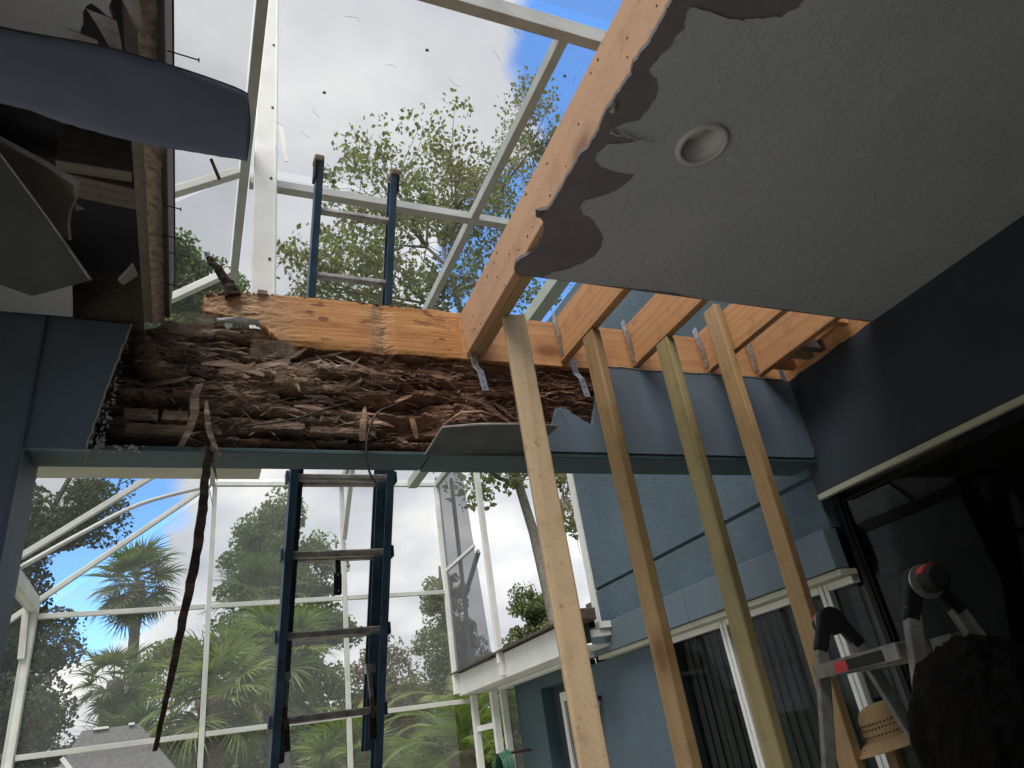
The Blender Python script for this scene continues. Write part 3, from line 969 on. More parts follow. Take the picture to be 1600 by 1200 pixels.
def spline(P, t):
    f = t * (len(P) - 1)
    i = min(int(f), len(P) - 2)
    u = f - i
    p = [Vector(P[max(0, min(len(P) - 1, i + k))]) for k in (-1, 0, 1, 2)]
    return 0.5 * ((2 * p[1]) + (p[2] - p[0]) * u + (2 * p[0] - 5 * p[1] + 4 * p[2] - p[3]) * u * u + (3 * p[1] - p[0] - 3 * p[2] + p[3]) * u ** 3)


rows = 9
for i in range(cols + 1):
    a, b = spline(top, i / cols), spline(bot, i / cols)
    for r in range(rows + 1):
        t = r / rows
        p = a.lerp(b, t)
        bulge = math.sin(t * math.pi)
        p += Vector((0.006 * bulge if i == cols else 0, -0.005 * bulge, -0.007 * bulge))
        p += Vector((0, -0.4, -0.9)) * 0.006 * float(fbm(np.array([p.x * 9.0 + 20]), np.array([t * 2.5 + 5]), 401, 4)[0])
        if r in (0, rows):
            p += Vector((0, -0.35, 0.35)) * 0.004 * (float(vnoise(np.array([i * 1.7 + 3.0]), np.array([r * 1.0]), 402)[0]) - 0.5)
        vs.append(p)
fs = [(i * (rows + 1) + r, i * (rows + 1) + r + 1, (i + 1) * (rows + 1) + r + 1, (i + 1) * (rows + 1) + r) for i in range(cols) for r in range(rows)]
o = MB().add(vs, fs).build('curved_face', 'navy_board', hang, smooth=True)
sd = o.modifiers.new('thick', 'SOLIDIFY')
sd.thickness = 0.010
sd.offset = 0
o = MB().tube([spline(top, i / 20) + Vector((0, 0.002, 0.004)) for i in range(21)], 0.004, 6).build('paper_edge', 'grey_board', hang)
MB().bar((-0.02, 1.245, 2.845), (0.0, 1.262, 2.805), 0.006, 0.004).build('nail', 'rusty_steel', hang)

# hanging ceiling sheets on the left
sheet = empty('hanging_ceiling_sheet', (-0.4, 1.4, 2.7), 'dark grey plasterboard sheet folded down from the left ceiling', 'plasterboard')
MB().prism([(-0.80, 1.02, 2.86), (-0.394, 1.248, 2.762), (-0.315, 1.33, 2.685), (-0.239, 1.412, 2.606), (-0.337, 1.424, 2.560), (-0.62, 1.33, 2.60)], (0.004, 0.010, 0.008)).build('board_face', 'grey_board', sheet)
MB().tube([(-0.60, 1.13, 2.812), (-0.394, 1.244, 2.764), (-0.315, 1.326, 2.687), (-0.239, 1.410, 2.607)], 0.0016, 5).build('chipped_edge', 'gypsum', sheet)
sheet2 = empty('broken_ceiling_sheet', (-0.4, 1.35, 2.8), 'torn brown-backed plasterboard piece above the folded sheet', 'plasterboard')
pc = [(-0.75, 1.14, 2.93), (-0.416, 1.30, 2.849), (-0.335, 1.34, 2.835), (-0.283, 1.364, 2.817), (-0.287, 1.385, 2.797), (-0.296, 1.399, 2.773), (-0.2985, 1.42, 2.75), (-0.294, 1.439, 2.725), (-0.42, 1.36, 2.76), (-0.72, 1.2, 2.86)]
MB().prism(pc, (0.003, 0.010, 0.010)).build('board_face', 'board_back', sheet2)
MB().tube([Vector(p) + Vector((0, -0.002, 0.004)) for p in pc[:5]], [0.004, 0.005, 0.006, 0.008, 0.003], 7).build('crumbled_edge', 'gypsum', sheet2)
MB().prism([(-0.285, 1.39, 2.79), (-0.268, 1.40, 2.786), (-0.284, 1.397, 2.776)], (0.0, 0.004, 0.003)).build('paper_tip', 'gypsum', sheet2)

# ================================================================== THE ROTTEN BEAM
beam = empty('beam', (1.0, 2.45, 2.66), 'rotten brown beam with peeling blue cladding across the opening', 'beam')
MB().box((-0.50, 2.505, 2.668), (2.779, 2.54, 3.098)).build('beam_core', 'old_board', beam)
MB().box((0.10, 2.490, 3.099), (2.777, 2.53, 3.20)).build('beam_core', 'charred_wood', beam)
MB().box((-0.50, 2.395, 2.646), (0.80, 2.545, 2.664)).build('soffit_board', 'teal_paint', beam, bevel=0.004)
MB().box((0.803, 2.368, 2.640), (2.779, 2.545, 2.664)).build('soffit_board', 'teal_paint', beam, bevel=0.004)

# eaten face: a relief of broken fibre layers
nx, nz = 760, 190
xs = np.linspace(-0.47, 1.66, nx)
topz = np.interp(xs, [-0.47, -0.26, -0.14, 0.0, 0.20, 0.25, 0.55, 0.93, 1.1, 1.3, 1.66], [3.10, 3.125, 3.18, 3.185, 3.185, 3.10, 3.095, 3.098, 3.105, 3.11, 3.115])
topz += 0.010 * (fbm(xs * 12, xs * 0, 21, 4) - 0.5)
t_ = np.linspace(0, 1, nz)
Z = 2.666 + t_[None, :] * (topz[:, None] - 2.666)
X = np.repeat(xs[:, None], nz, 1)
rel = -0.045 + 0.050 * fbm(X * 3.0 + 3, Z * 16, 35, 4, 0.55) + 0.016 * fbm(X * 20, Z * 150, 47, 3)
WU, WV = fbm(X * 40, Z * 60, 71, 3) - 0.5, fbm(X * 26, Z * 90, 75, 3) - 0.5
prng = np.random.default_rng(19)
cellx, cellz = xs[1] - xs[0], 0.44 / (nz - 1)
for k in range(1700):      # overlapping broken plates and shreds of wood
    f = k / 1700
    ln = prng.uniform(0.03, 0.20) * (1.25 - 0.75 * f)
    ht = prng.uniform(0.006, 0.030) * (1.2 - 0.6 * f)
    cx, cz = prng.uniform(-0.47, 1.66), prng.uniform(2.665, 3.19)
    ci = int(np.clip((cx + 0.47) / 2.13 * (nx - 1), 0, nx - 1))
    cj = int(np.clip((cz - 2.666) / (topz[ci] - 2.666) * (nz - 1), 0, nz - 1))
    wi, wj = int(ln * 0.75 / cellx) + 2, int((ht * 1.2 + ln * 0.25) / cellz) + 2
    sl = (slice(max(0, ci - wi), ci + wi), slice(max(0, cj - wj), cj + wj))
    an = prng.normal(0, 0.13)
    dx_, dz_ = X[sl] - cx, Z[sl] - cz
    u = (dx_ * math.cos(an) + dz_ * math.sin(an)) / ln + WU[sl] * 0.55
    v = (dz_ * math.cos(an) - dx_ * math.sin(an)) / ht + WV[sl] * 0.9
    taper = 0.5 * np.clip(1.25 - np.abs(u) * 1.6 * prng.uniform(0.3, 1.3), 0.05, 1)
    mk = (np.abs(u) < 0.5) & (np.abs(v) < taper)
    lift = rel[ci, cj] + prng.uniform(0.001, 0.011) + prng.uniform(-0.016, 0.022) * u + prng.uniform(-0.005, 0.006) * v + 0.002 * WV[sl]
    cap = 0.050 + 0.012 * prng.random()
    sub = rel[sl]
    sub[mk] = np.minimum(np.maximum(sub[mk] - 0.004, lift[mk]), cap)
    rel[sl] = sub
rel += 0.004 * fbm(X * 30, Z * 330, 53, 2) + 0.003 * fbm(X * 120, Z * 160, 52, 2)


def hole(cx, cz, rx, rz, dep):
    global rel
    q = ((X - cx) / rx) ** 2 + ((Z - cz) / rz) ** 2
    q = q * (0.6 + 0.8 * fbm(X * 14, Z * 22, 61, 3))
    rel = rel - 1.9 * dep * np.exp(-q * q)


for h in ((0.22, 3.125, 0.11, 0.028, 0.06), (0.10, 3.02, 0.12, 0.03, 0.03), (-0.12, 2.95, 0.16, 0.05, 0.035), (-0.10, 2.845, 0.14, 0.030, 0.04), (0.02, 2.755, 0.07, 0.035, 0.06),
          (0.66, 2.872, 0.17, 0.030, 0.05), (0.50, 2.735, 0.50, 0.014, 0.05), (0.72, 2.79, 0.13, 0.030, 0.05), (1.10, 2.785, 0.30, 0.014, 0.045), (0.30, 2.90, 0.05, 0.02, 0.04),
          (1.50, 2.82, 0.12, 0.022, 0.06), (0.35, 3.07, 0.2, 0.014, 0.05), (0.95, 2.97, 0.18, 0.014, 0.035), (1.32, 2.99, 0.10, 0.02, 0.03), (0.15, 2.692, 0.75, 0.016, 0.06), (-0.27, 3.02, 0.08, 0.07, 0.03), (0.42, 2.985, 0.10, 0.013, 0.05), (0.18, 2.81, 0.13, 0.014, 0.05), (-0.20, 2.80, 0.12, 0.012, 0.05), (0.85, 2.905, 0.11, 0.012, 0.05), (1.18, 2.93, 0.10, 0.012, 0.05), (0.57, 3.045, 0.12, 0.012, 0.05)):
    hole(*h)
rel = np.maximum(rel, -0.062)
Y = 2.440 - rel
V = np.stack([X, Y, Z], 2).reshape(-1, 3)
ii, jj = np.meshgrid(np.arange(nx - 1), np.arange(nz - 1), indexing='ij')
a_ = (ii * nz + jj).ravel()
F = np.stack([a_, a_ + nz, a_ + nz + 1, a_ + 1], 1)
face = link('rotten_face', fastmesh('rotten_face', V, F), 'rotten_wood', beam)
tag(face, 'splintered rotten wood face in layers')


def surf_y(x, z):
    i = int(np.clip((x + 0.47) / 2.13 * (nx - 1), 0, nx - 1))
    j = int(np.clip((z - 2.666) / (topz[i] - 2.666) * (nz - 1), 0, nz - 1))
    return float(Y[i, j])


def ribbon(pts, ws, side, name, mat, parent, thick=0.0022):
    s_ = Vector(side).normalized()
    vs = []
    for p, w in zip(pts, ws):
        vs += [Vector(p) - s_ * w / 2, Vector(p) + s_ * w / 2]
    m_ = MB().add(vs, [(2 * t, 2 * t + 1, 2 * t + 3, 2 * t + 2) for t in range(len(pts) - 1)])
    if name is None:
        return m_
    o = m_.build(name, mat, parent)
    sd = o.modifiers.new('thick', 'SOLIDIFY')
    sd.thickness = thick
    return o


def splinter_geo(r, x, z, ln, w, ang, lift, curl):
    y = surf_y(x, z) - 0.001
    n_ = 6
    pts, ws = [], []
    d = Vector((math.cos(ang), 0, math.sin(ang)))
    for k in range(n_):
        t = k / (n_ - 1)
        p = Vector((x, y, z)) + d * ln * t + Vector((0, -lift * t ** 1.6, -curl * t * t))
        p += Vector((0, r.uniform(-1, 1) * 0.002, r.uniform(-1, 1) * w * 0.2))
        pts.append(p)
        ws.append(w * (0.55 + 0.6 * math.sin(math.pi * min(1, 0.25 + t * 0.75))) * r.uniform(0.75, 1.2) * (0.35 if k == n_ - 1 else 1))
    side = Vector((-math.sin(ang) * 0.9, r.uniform(-0.7, 0.3), math.cos(ang)))
    return pts, ws, side


r = random.Random(21)
for k in range(170):        # the splinters large enough to pick out
    x = r.uniform(-0.22, 1.30)
    z = 2.72 + (r.random() ** 0.7) * 0.35
    sg = r.choice((1, 1, -1))
    ang = r.gauss(-0.06 * sg, 0.38) + (0 if sg > 0 else math.pi)
    pts, ws, side = splinter_geo(r, x, z, r.choice((r.uniform(0.03, 0.08), r.uniform(0.03, 0.08), r.uniform(0.07, 0.18))), r.uniform(0.006, 0.022), ang, r.uniform(0.008, 0.055), r.uniform(-0.01, 0.04))
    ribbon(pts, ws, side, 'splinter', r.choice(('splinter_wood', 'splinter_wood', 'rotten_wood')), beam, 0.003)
vs, fs = [], []
fine = MB()
for k in range(3200):      # hair-fine fibres
    x = r.uniform(-0.28, 1.58)
    z = r.uniform(2.68, 3.09)
    ang = r.gauss(0, 0.35) + (0 if r.random() < 0.6 else math.pi)
    pts, ws, side = splinter_geo(r, x, z, r.uniform(0.012, 0.07), r.uniform(0.0015, 0.006), ang, r.uniform(0.002, 0.025), r.uniform(0, 0.015))
    m_ = ribbon(pts, ws, side, None, None, None)
    fine.add(m_.v, m_.f)
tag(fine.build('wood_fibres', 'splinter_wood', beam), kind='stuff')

for bx0, bx1, bz0, bz1 in ((-0.245, -0.145, 2.765, 2.802), (-0.130, -0.050, 2.768, 2.800), (-0.235, -0.055, 2.712, 2.748), (0.16, 0.34, 2.745, 2.772), (0.36, 0.60, 2.735, 2.760)):
    o = MB().box((bx0, 2.402, bz0), (bx1, 2.46, bz1)).build('wood_block', 'splinter_wood', beam)
    sb_ = o.modifiers.new('sub', 'SUBSURF')
    sb_.subdivision_type = 'SIMPLE'
    sb_.levels = sb_.render_levels = 4
    bt = bpy.data.textures.new('block', 'CLOUDS')
    bt.noise_scale = 0.018
    bd_ = o.modifiers.new('rough', 'DISPLACE')
    bd_.texture = bt
    bd_.strength = 0.012
# long strips that hang from the face
ribbon([(0.055, 2.40, 2.90), (0.02, 2.375, 2.91), (-0.02, 2.355, 2.885), (-0.035, 2.345, 2.83), (-0.030, 2.34, 2.76), (-0.045, 2.335, 2.69), (-0.065, 2.33, 2.635)],
       [0.012, 0.020, 0.026, 0.030, 0.028, 0.026, 0.022], (1, -0.25, 0.2), 'hanging_strip', 'splinter_wood', beam, 0.003)
ribbon([(0.003, 2.375, 2.83), (0.008, 2.36, 2.77), (0.018, 2.35, 2.70), (0.040, 2.345, 2.64), (0.066, 2.345, 2.595)],
       [0.010, 0.019, 0.020, 0.015, 0.004], (1, 0.3, 0.3), 'hanging_strip', 'splinter_wood', beam, 0.003)
ribbon([(0.560, 2.39, 2.84), (0.550, 2.375, 2.79), (0.540, 2.365, 2.72), (0.538, 2.36, 2.685)],
       [0.010, 0.022, 0.028, 0.022], (1, 0.1, 0.1), 'hanging_strip', 'splinter_wood', beam, 0.003)
ribbon([(0.735, 2.37, 2.79), (0.74, 2.36, 2.74), (0.745, 2.36, 2.70)], [0.02, 0.024, 0.012], (1, 0.1, 0.1), 'hanging_strip', 'splinter_wood', beam, 0.003)
ribbon([(0.16, 2.37, 2.97), (0.25, 2.345, 2.99), (0.32, 2.33, 3.03), (0.34, 2.33, 3.05)], [0.03, 0.026, 0.018, 0.006], (0.2, 0, 1), 'hanging_strip', 'splinter_wood', beam, 0.003)
ribbon([(0.24, 2.36, 2.91), (0.26, 2.34, 2.97), (0.29, 2.335, 3.05)], [0.03, 0.024, 0.010], (1, 0, -0.2), 'hanging_strip', 'splinter_wood', beam, 0.003)
ribbon([(-0.02, 2.37, 2.975), (0.06, 2.345, 2.968), (0.13, 2.335, 2.945), (0.19, 2.33, 2.92)], [0.012, 0.030, 0.028, 0.012], (0.2, 0, 1), 'hanging_strip', 'splinter_wood', beam, 0.003)
ribbon([(0.86, 2.37, 2.77), (0.93, 2.345, 2.815), (1.02, 2.345, 2.825), (1.08, 2.36, 2.815)], [0.006, 0.014, 0.012, 0.005], (0.2, 0.3, 1), 'hanging_strip', 'splinter_wood', beam, 0.002)
lng = [(0.020, 2.39, 2.70), (0.022, 2.365, 2.62), (0.014, 2.36, 2.53), (0.012, 2.36, 2.43), (0.006, 2.36, 2.33), (-0.004, 2.36, 2.225), (-0.018, 2.36, 2.12), (-0.035, 2.36, 2.0), (-0.052, 2.36, 1.87), (-0.071, 2.36, 1.745)]
lr = random.Random(3)
o = ribbon([(p[0] + lr.uniform(-0.002, 0.002), p[1], p[2]) for p in [tuple(lerp_path(lng, i / 36)) for i in range(37)]],
           [0.012 + 0.016 * math.sin(math.pi * min(1, (i + 8) / 44)) * lr.uniform(0.8, 1.15) * (1 if i < 30 else (37 - i) / 8) for i in range(37)], (1, 0.4, 0), 'hanging_strip', 'charred_wood', beam, 0.006)
tag(o, 'long dark splinter hanging far below the beam')
MB().tube([(0.008, 2.37, 2.66), (0.004, 2.365, 2.58), (0.03, 2.37, 2.50), (0.045, 2.37, 2.44)], 0.0012, 5).build('fibre_thread', 'rotten_wood', beam)
ribbon([(0.030, 2.37, 2.66), (0.034, 2.365, 2.60), (0.052, 2.365, 2.53)], [0.012, 0.014, 0.003], (1, 0, 0), 'hanging_strip', 'splinter_wood', beam, 0.002)
MB().tube([spline([(0.70, 2.38, 2.86), (0.60, 2.345, 2.80), (0.56, 2.34, 2.72), (0.545, 2.34, 2.63), (0.555, 2.34, 2.55), (0.590, 2.34, 2.49)], i / 24) for i in range(25)], 0.0045, 7).build('cable', 'cable_black', beam, smooth=True)
MB().tube([spline([(0.50, 2.385, 2.855), (0.40, 2.345, 2.80), (0.28, 2.35, 2.755), (0.12, 2.375, 2.735)], i / 16) for i in range(17)], 0.003, 6).build('cable', 'cable_black', beam, smooth=True)

# eaten end of the ledger board (part of the roof framing)
nx2, nz2 = 420, 110
xs2 = np.linspace(-0.025, 0.992, nx2)
zt = 3.336 - 0.012 * fbm(xs2 * 9, xs2 * 0, 81, 4) + np.interp(xs2, [-0.03, 0.0, 0.1, 0.3, 1.0], [-0.035, -0.018, -0.004, 0.004, 0.006])
zb = np.interp(xs2, [-0.03, 0.0, 0.06, 0.16, 0.20, 0.25, 0.30, 0.6, 1.0], [3.225, 3.222, 3.215, 3.20, 3.178, 3.115, 3.105, 3.100, 3.100]) + 0.012 * (fbm(xs2 * 16, xs2 * 0 + 2, 83, 4) - 0.5)
T2 = np.linspace(0, 1, nz2)
Z2 = zb[:, None] + T2[None, :] * (zt - zb)[:, None]
X2 = np.repeat(xs2[:, None], nz2, 1)
eat = np.clip(1.15 - X2 / 0.34, 0, 1) + np.clip(1 - np.abs(X2 + 0.02 * fbm(X2 * 8, Z2 * 20, 84, 2) - 0.665) / 0.055, 0, 1) * 0.9 + np.clip((3.125 - Z2) / 0.03, 0, 1) * np.clip(1.3 - X2, 0, 1)
dep = eat * (0.016 * fbm(X2 * 16, Z2 * 40, 86, 4) + 0.006 * fbm(X2 * 60, Z2 * 90, 88, 3)) + 0.0012 * fbm(X2 * 3, Z2 * 160, 89, 2)
Y2 = 2.399 + dep
V = np.stack([X2, Y2, Z2], 2).reshape(-1, 3)
ii, jj = np.meshgrid(np.arange(nx2 - 1), np.arange(nz2 - 1), indexing='ij')
a_ = (ii * nz2 + jj).ravel()
o = link('ledger_board', fastmesh('ledger_board', V, np.stack([a_, a_ + nz2, a_ + nz2 + 1, a_ + 1], 1)), 'fir_eaten', frame)
tag(o, 'termite-eaten end of the orange ledger board')
sd = o.modifiers.new('thick', 'SOLIDIFY')
sd.thickness = 0.03
sd.offset = -1
# stub of black rotten wood standing on the ledger end
st = MB()
st.tube([(0.075, 2.40, 3.30), (0.062, 2.395, 3.345), (0.040, 2.39, 3.375), (0.018, 2.385, 3.41), (-0.012, 2.38, 3.445), (-0.022, 2.378, 3.458)], [0.030, 0.024, 0.018, 0.016, 0.014, 0.010], 9)
o = st.build('rotten_stub', 'charred_wood', beam)
dm = o.modifiers.new('sub', 'SUBSURF')
dm.levels = dm.render_levels = 2
dm.subdivision_type = 'SIMPLE'
tx = bpy.data.textures.new('stub', 'CLOUDS')
tx.noise_scale = 0.02
dd = o.modifiers.new('rough', 'DISPLACE')
dd.texture = tx
dd.strength = 0.016
MB().prism([(0.16, 2.395, 3.325), (0.20, 2.395, 3.327), (0.20, 2.395, 3.342), (0.165, 2.395, 3.344)], (0, 0.03, 0)).build('wood_chip', 'rotten_wood', beam)
cr = MB()
for k in range(160):       # crumbs along the top of the ledger
    x = r.uniform(-0.02, 0.75)
    i = int((x + 0.025) / 1.017 * (nx2 - 1))
    s_ = r.uniform(0.002, 0.008)
    M = Matrix.Translation((x, 2.40 + r.uniform(0, 0.03), zt[i] + s_ * 0.3)) @ Matrix.Rotation(r.uniform(0, 3), 4, (r.random(), r.random(), 1))
    cr.box((-s_, -s_ * 0.6, -s_ * 0.4), (s_ * 1.6, s_ * 0.6, s_ * 0.4), M)
tag(cr.build('wood_crumbs', 'rotten_wood', beam), kind='stuff')

# expanded metal lath showing through
def lath(x0, x1, z0, z1, y, bend=0.0):
    m_ = MB()
    dx, dz = 0.0105, 0.0052
    rowsn, coln = int((z1 - z0) / dz), int((x1 - x0) / dx)
    rr = random.Random(int(x0 * 100))
    for a in range(rowsn):
        for b in range(coln):
            if rr.random() < 0.08:
                continue
            xo = x0 + b * dx + (dx / 2 if a % 2 else 0)
            z_ = z0 + a * dz
            yy = y + bend * math.sin(b * 0.4 + a * 0.2)
            m_.bar((xo, yy, z_), (xo + dx / 2, yy, z_ + dz), 0.0011, 0.0011, (0, 1, 0))
            m_.bar((xo + dx / 2, yy, z_ + dz), (xo + dx, yy, z_), 0.0011, 0.0011, (0, 1, 0))
    return m_.build('metal_lath', 'lath_metal', beam)


lath(-0.135, 0.02, 3.085, 3.180, 2.352, 0.003)
lath(0.14, 0.30, 3.01, 3.085, 2.350, 0.004)
o = MB().prism([(0.02, 2.40, 3.195), (0.10, 2.385, 3.200), (0.17, 2.385, 3.192), (0.175, 2.39, 3.182), (0.03, 2.395, 3.182)], (0, 0.01, -0.004)).build('mortar_scrap', 'gypsum', beam)
# crumbling stucco at the cut edge of the left cladding
ms = MB()
for k in range(190):
    t = r.random() ** 1.8
    x = -0.335 + 0.082 * t * 0.9 + r.uniform(-0.005, 0.03) * (1.5 - t)
    z = 2.645 + 0.462 * t + r.uniform(-0.01, 0.01)
    if z < 2.66 and r.random() < 0.7:
        x += r.uniform(0, 0.13)
    s_ = r.uniform(0.003, 0.011) * (1.25 - t)
    M = Matrix.Translation((x, 2.372 + r.uniform(-0.006, 0.02), z)) @ Matrix.Rotation(r.uniform(0, 3), 4, (r.random(), r.random(), 1))
    s_ *= 0.8
    ms.add([M @ Vector((x_ * s_ * r.uniform(0.5, 1.3), y_ * s_ * r.uniform(0.5, 1.2), z_ * s_ * r.uniform(0.4, 1.1))) for x_, y_, z_ in ((1, 0, 0), (-1, 0, 0), (0, 1, 0), (0, -1, 0), (0, 0, 1), (0, 0, -1))],
           [(0, 2, 4), (2, 1, 4), (1, 3, 4), (3, 0, 4), (2, 0, 5), (1, 2, 5), (3, 1, 5), (0, 3, 5)])
tag(ms.build('stucco_crumbs', 'gypsum', beam), kind='stuff')

# blue cladding that remains on both ends
cl = [(-0.50, 2.632)] + [(-0.335, 2.632)] + [(x, z) for x, z in jag([(-0.333, 2.645), (-0.318, 2.74), (-0.300, 2.85), (-0.278, 2.97), (-0.252, 3.11)], 0.0025, 9, 6)] + [(-0.50, 3.118)]
c_ = MB().prism([(x, 2.362, z) for x, z in cl], (0, 0.020, 0)).build('cladding', 'blue_paint', beam)
e_ = [(-0.333, 2.361, 2.635)] + [(x, 2.361, z) for x, z in cl[2:-1]]
MB().tube(e_, 0.0035, 5).build('raw_edge', 'gypsum', c_)
MB().prism([(-0.338, 2.36, 2.635), (-0.322, 2.36, 2.63), (-0.332, 2.36, 2.585)], (0, 0.01, 0)).build('stucco_tip', 'gypsum', c_)
cr_ = jag([(1.281, 2.662), (1.305, 2.715), (1.345, 2.80), (1.375, 2.872), (1.400, 2.868), (1.426, 2.862), (1.48, 2.821), (1.537, 2.793), (1.575, 2.90), (1.607, 3.003), (1.640, 3.060), (1.672, 3.095), (1.862, 3.091), (2.238, 3.098), (2.564, 3.100), (2.779, 3.096)], 0.0035, 12, 5)
cr_ += [(2.779, 2.70), (2.765, 2.668), (2.75, 2.662)]
c_ = MB().prism([(x, 2.362, z) for x, z in cr_], (0, 0.022, 0)).build('cladding', 'blue_paint', beam, bevel=0.004)
MB().tube([(x, 2.361, z + 0.001) for x, z in cr_[55:-4]], 0.003, 5).build('raw_edge', 'gypsum', c_)
MB().tube([(1.385, 2.358, 2.862), (1.405, 2.356, 2.815), (1.42, 2.357, 2.775)], 0.0012, 5).build('paint_scratch', 'gypsum', c_)
# loose piece folded out under the beam
fl = [(0.775, 2.368, 2.638), (0.800, 2.335, 2.675), (0.826, 2.285, 2.712), (0.97, 2.27, 2.722), (1.16, 2.262, 2.728), (1.307, 2.262, 2.727), (1.270, 2.31, 2.70), (1.24, 2.368, 2.66)]
c_ = MB().prism(fl, (0.0, 0.006, 0.010)).build('folded_flap', 'flap_grey', beam)
MB().tube([Vector(p) + Vector((0, 0.001, 0.006)) for p in (fl[1], fl[2], fl[3], fl[4], fl[5])], [0.003, 0.0045, 0.006, 0.005, 0.002], 6).build('raw_edge', 'gypsum', c_)

# cream gutter behind the beam with the white post on it
gut = MB().box((-0.56, 2.55, 2.700), (0.215, 2.78, 2.83)).build('gutter_section', 'cream_trim')
tag(gut, 'cream metal gutter section behind the left of the beam', 'gutter')

# ================================================================== TEMPORARY STUDS
STUDS = (((1.098, 2.085), (1.112, 2.075), 0.089, 0.038, -0.28, 3.116, 'pine_pale', 'pale pine shoring stud, leftmost of the four'),
         ((1.486, 2.150), (1.478, 2.155), 0.040, 0.089, 0.0, 3.119, 'pine_tan', 'tan shoring stud with dark knots, second of four from the left'),
         ((1.864, 2.150), (1.825, 2.165), 0.040, 0.089, 0.0, 3.119, 'pine_treated', 'greenish treated shoring stud, third of four from the left'),
         ((2.250, 2.200), (2.165, 2.20), 0.038, 0.089, 0.0, 3.375, 'pine_brown', 'stained brown shoring stud nearest the glass doors'))
for (tx_, bx_, w, h, roll, top_, mt, lab) in STUDS:
    o = board('shoring_stud', mt, None, (bx_[0], bx_[1], 0.0), (tx_[0], tx_[1], top_), w, h, up=(0, 1, 0), bevel=0.005, roll=roll)
    tag(o, lab, 'stud', 'studs shoring up the joists')

# ================================================================== EXTENSION LADDER
lad = empty('extension_ladder', (0.5, 3.8, 0), 'blue fiberglass extension ladder leaning behind the rotten beam', 'ladder')


def lpos(z, off=0.0, dx=0.0):
    y = 2.85 - 0.33 * (z - 2.9) + off
    return Vector((0.53 + (z - 1.68) * 0.03 + dx, y, z))


HB, HF = 0.2275, 0.200
for sg in (-1, 1):
    m_ = MB()
    up = Vector((0, 0.95, 0.31))
    a, b = lpos(-0.02, -0.02, sg * (HB - 0.012)), lpos(3.25, -0.02, sg * (HB - 0.012))
    m_.bar(a, b, 0.006, 0.080, up)
    for q in (-0.037, 0.037):
        m_.bar(a + Vector((-sg * 0.014, q, 0)), b + Vector((-sg * 0.014, q, 0)), 0.030, 0.007, up)
    m_.build('base_rail', 'fiberglass_blue', lad)
    m_ = MB()
    a, b = lpos(1.70, 0.055, sg * (HF - 0.012)), lpos(4.165, 0.055, sg * (HF - 0.012))
    m_.bar(a, b, 0.006, 0.075, up)
    for q in (-0.034, 0.034):
        m_.bar(a + Vector((-sg * 0.014, q, 0)), b + Vector((-sg * 0.014, q, 0)), 0.030, 0.007, up)
    rl = m_.build('fly_rail', 'fiberglass_blue', lad)
    MB().bar(lpos(4.167, 0.055, sg * (HF - 0.018)), lpos(4.20, 0.055, sg * (HF - 0.018)), 0.045, 0.085, up).build('end_cap', 'tan_cap', rl, bevel=0.008)
    MB().bar(lpos(4.09, 0.055, sg * (HF - 0.006)), lpos(4.166, 0.055, sg * (HF - 0.006)), 0.012, 0.082, up).build('end_boot', 'black_plastic', rl)
for k in range(-5, 2):
    z = 2.747 + 0.302 * k
    if z < 0.15:
        continue
    a, b = lpos(z, -0.02, -HB + 0.015), lpos(z, -0.02, HB - 0.015)
    m_ = MB().tube([a, b], 0.019, 8).box((-0.0, 0, 0), (0.0001, 0.0001, 0.0001))
    MB().bar(a, b, 0.036, 0.028).build('rung', 'worn_aluminium', lad, bevel=0.006)
    for sg in (-1, 1):
        MB().bar(lpos(z, -0.02, sg * (HB - 0.004)), lpos(z, -0.02, sg * (HB + 0.008)), 0.05, 0.05).build('rung_plate', 'fiberglass_blue', lad, bevel=0.004)
for k in range(0, 8):
    z = 1.845 + 0.302 * k
    zz_ = z if z < 3.4 else z - 0.01
    if abs(zz_ - 2.747) < 0.02 or 1.9 < zz_ < 3.5:
        off = 0.055
    a, b = lpos(zz_, 0.055, -HF + 0.015), lpos(zz_, 0.055, HF - 0.015)
    MB().bar(a, b, 0.034, 0.026).build('rung', 'worn_aluminium', lad, bevel=0.006)
for sg in (-1, 1):          # rung locks
    c = lpos(1.86, -0.03, sg * (HB - 0.055))
    lk = MB().bar(c + Vector((0, 0, 0.02)), c + Vector((sg * -0.002, 0.01, 0.13)), 0.020, 0.012, (0, 1, 0)).build('rung_lock', 'worn_aluminium', lad, bevel=0.003)
    MB().bar(c + Vector((0, 0.0, 0.125)), c + Vector((0, 0.01, 0.160)), 0.045, 0.03, (0, 1, 0)).build('lock_hook', 'aluminium', lk, bevel=0.005)
    MB().bar(c + Vector((sg * -0.006, 0, -0.13)), c + Vector((0, 0, -0.03)), 0.030, 0.022, (0, 1, 0)).build('lock_lever', 'black_plastic', lk, bevel=0.006)
    MB().bar(c + Vector((0, -0.002, -0.05)), c + Vector((0, 0, 0.03)), 0.016, 0.02, (0, 1, 0)).build('lock_spring', 'rusty_steel', lk)
c = lpos(2.40, -0.03, 0.0)
pl = MB().bar(c + Vector((0, 0, -0.04)), c + Vector((0, 0, 0.02)), 0.02, 0.015, (0, 1, 0)).build('rope_pulley', 'black_plastic', lad, bevel=0.003)
MB().bar(c + Vector((-0.004, 0, -0.125)), c + Vector((-0.002, 0, -0.035)), 0.032, 0.022, (0, 1, 0)).build('pulley_block', 'black_plastic', pl, bevel=0.006)
for dz in (-0.045, -0.11):
    MB().tube([c + Vector((-0.003, -0.014, dz)), c + Vector((-0.003, -0.0095, dz))], 0.004, 8).build('pulley_rivet', 'aluminium', pl)

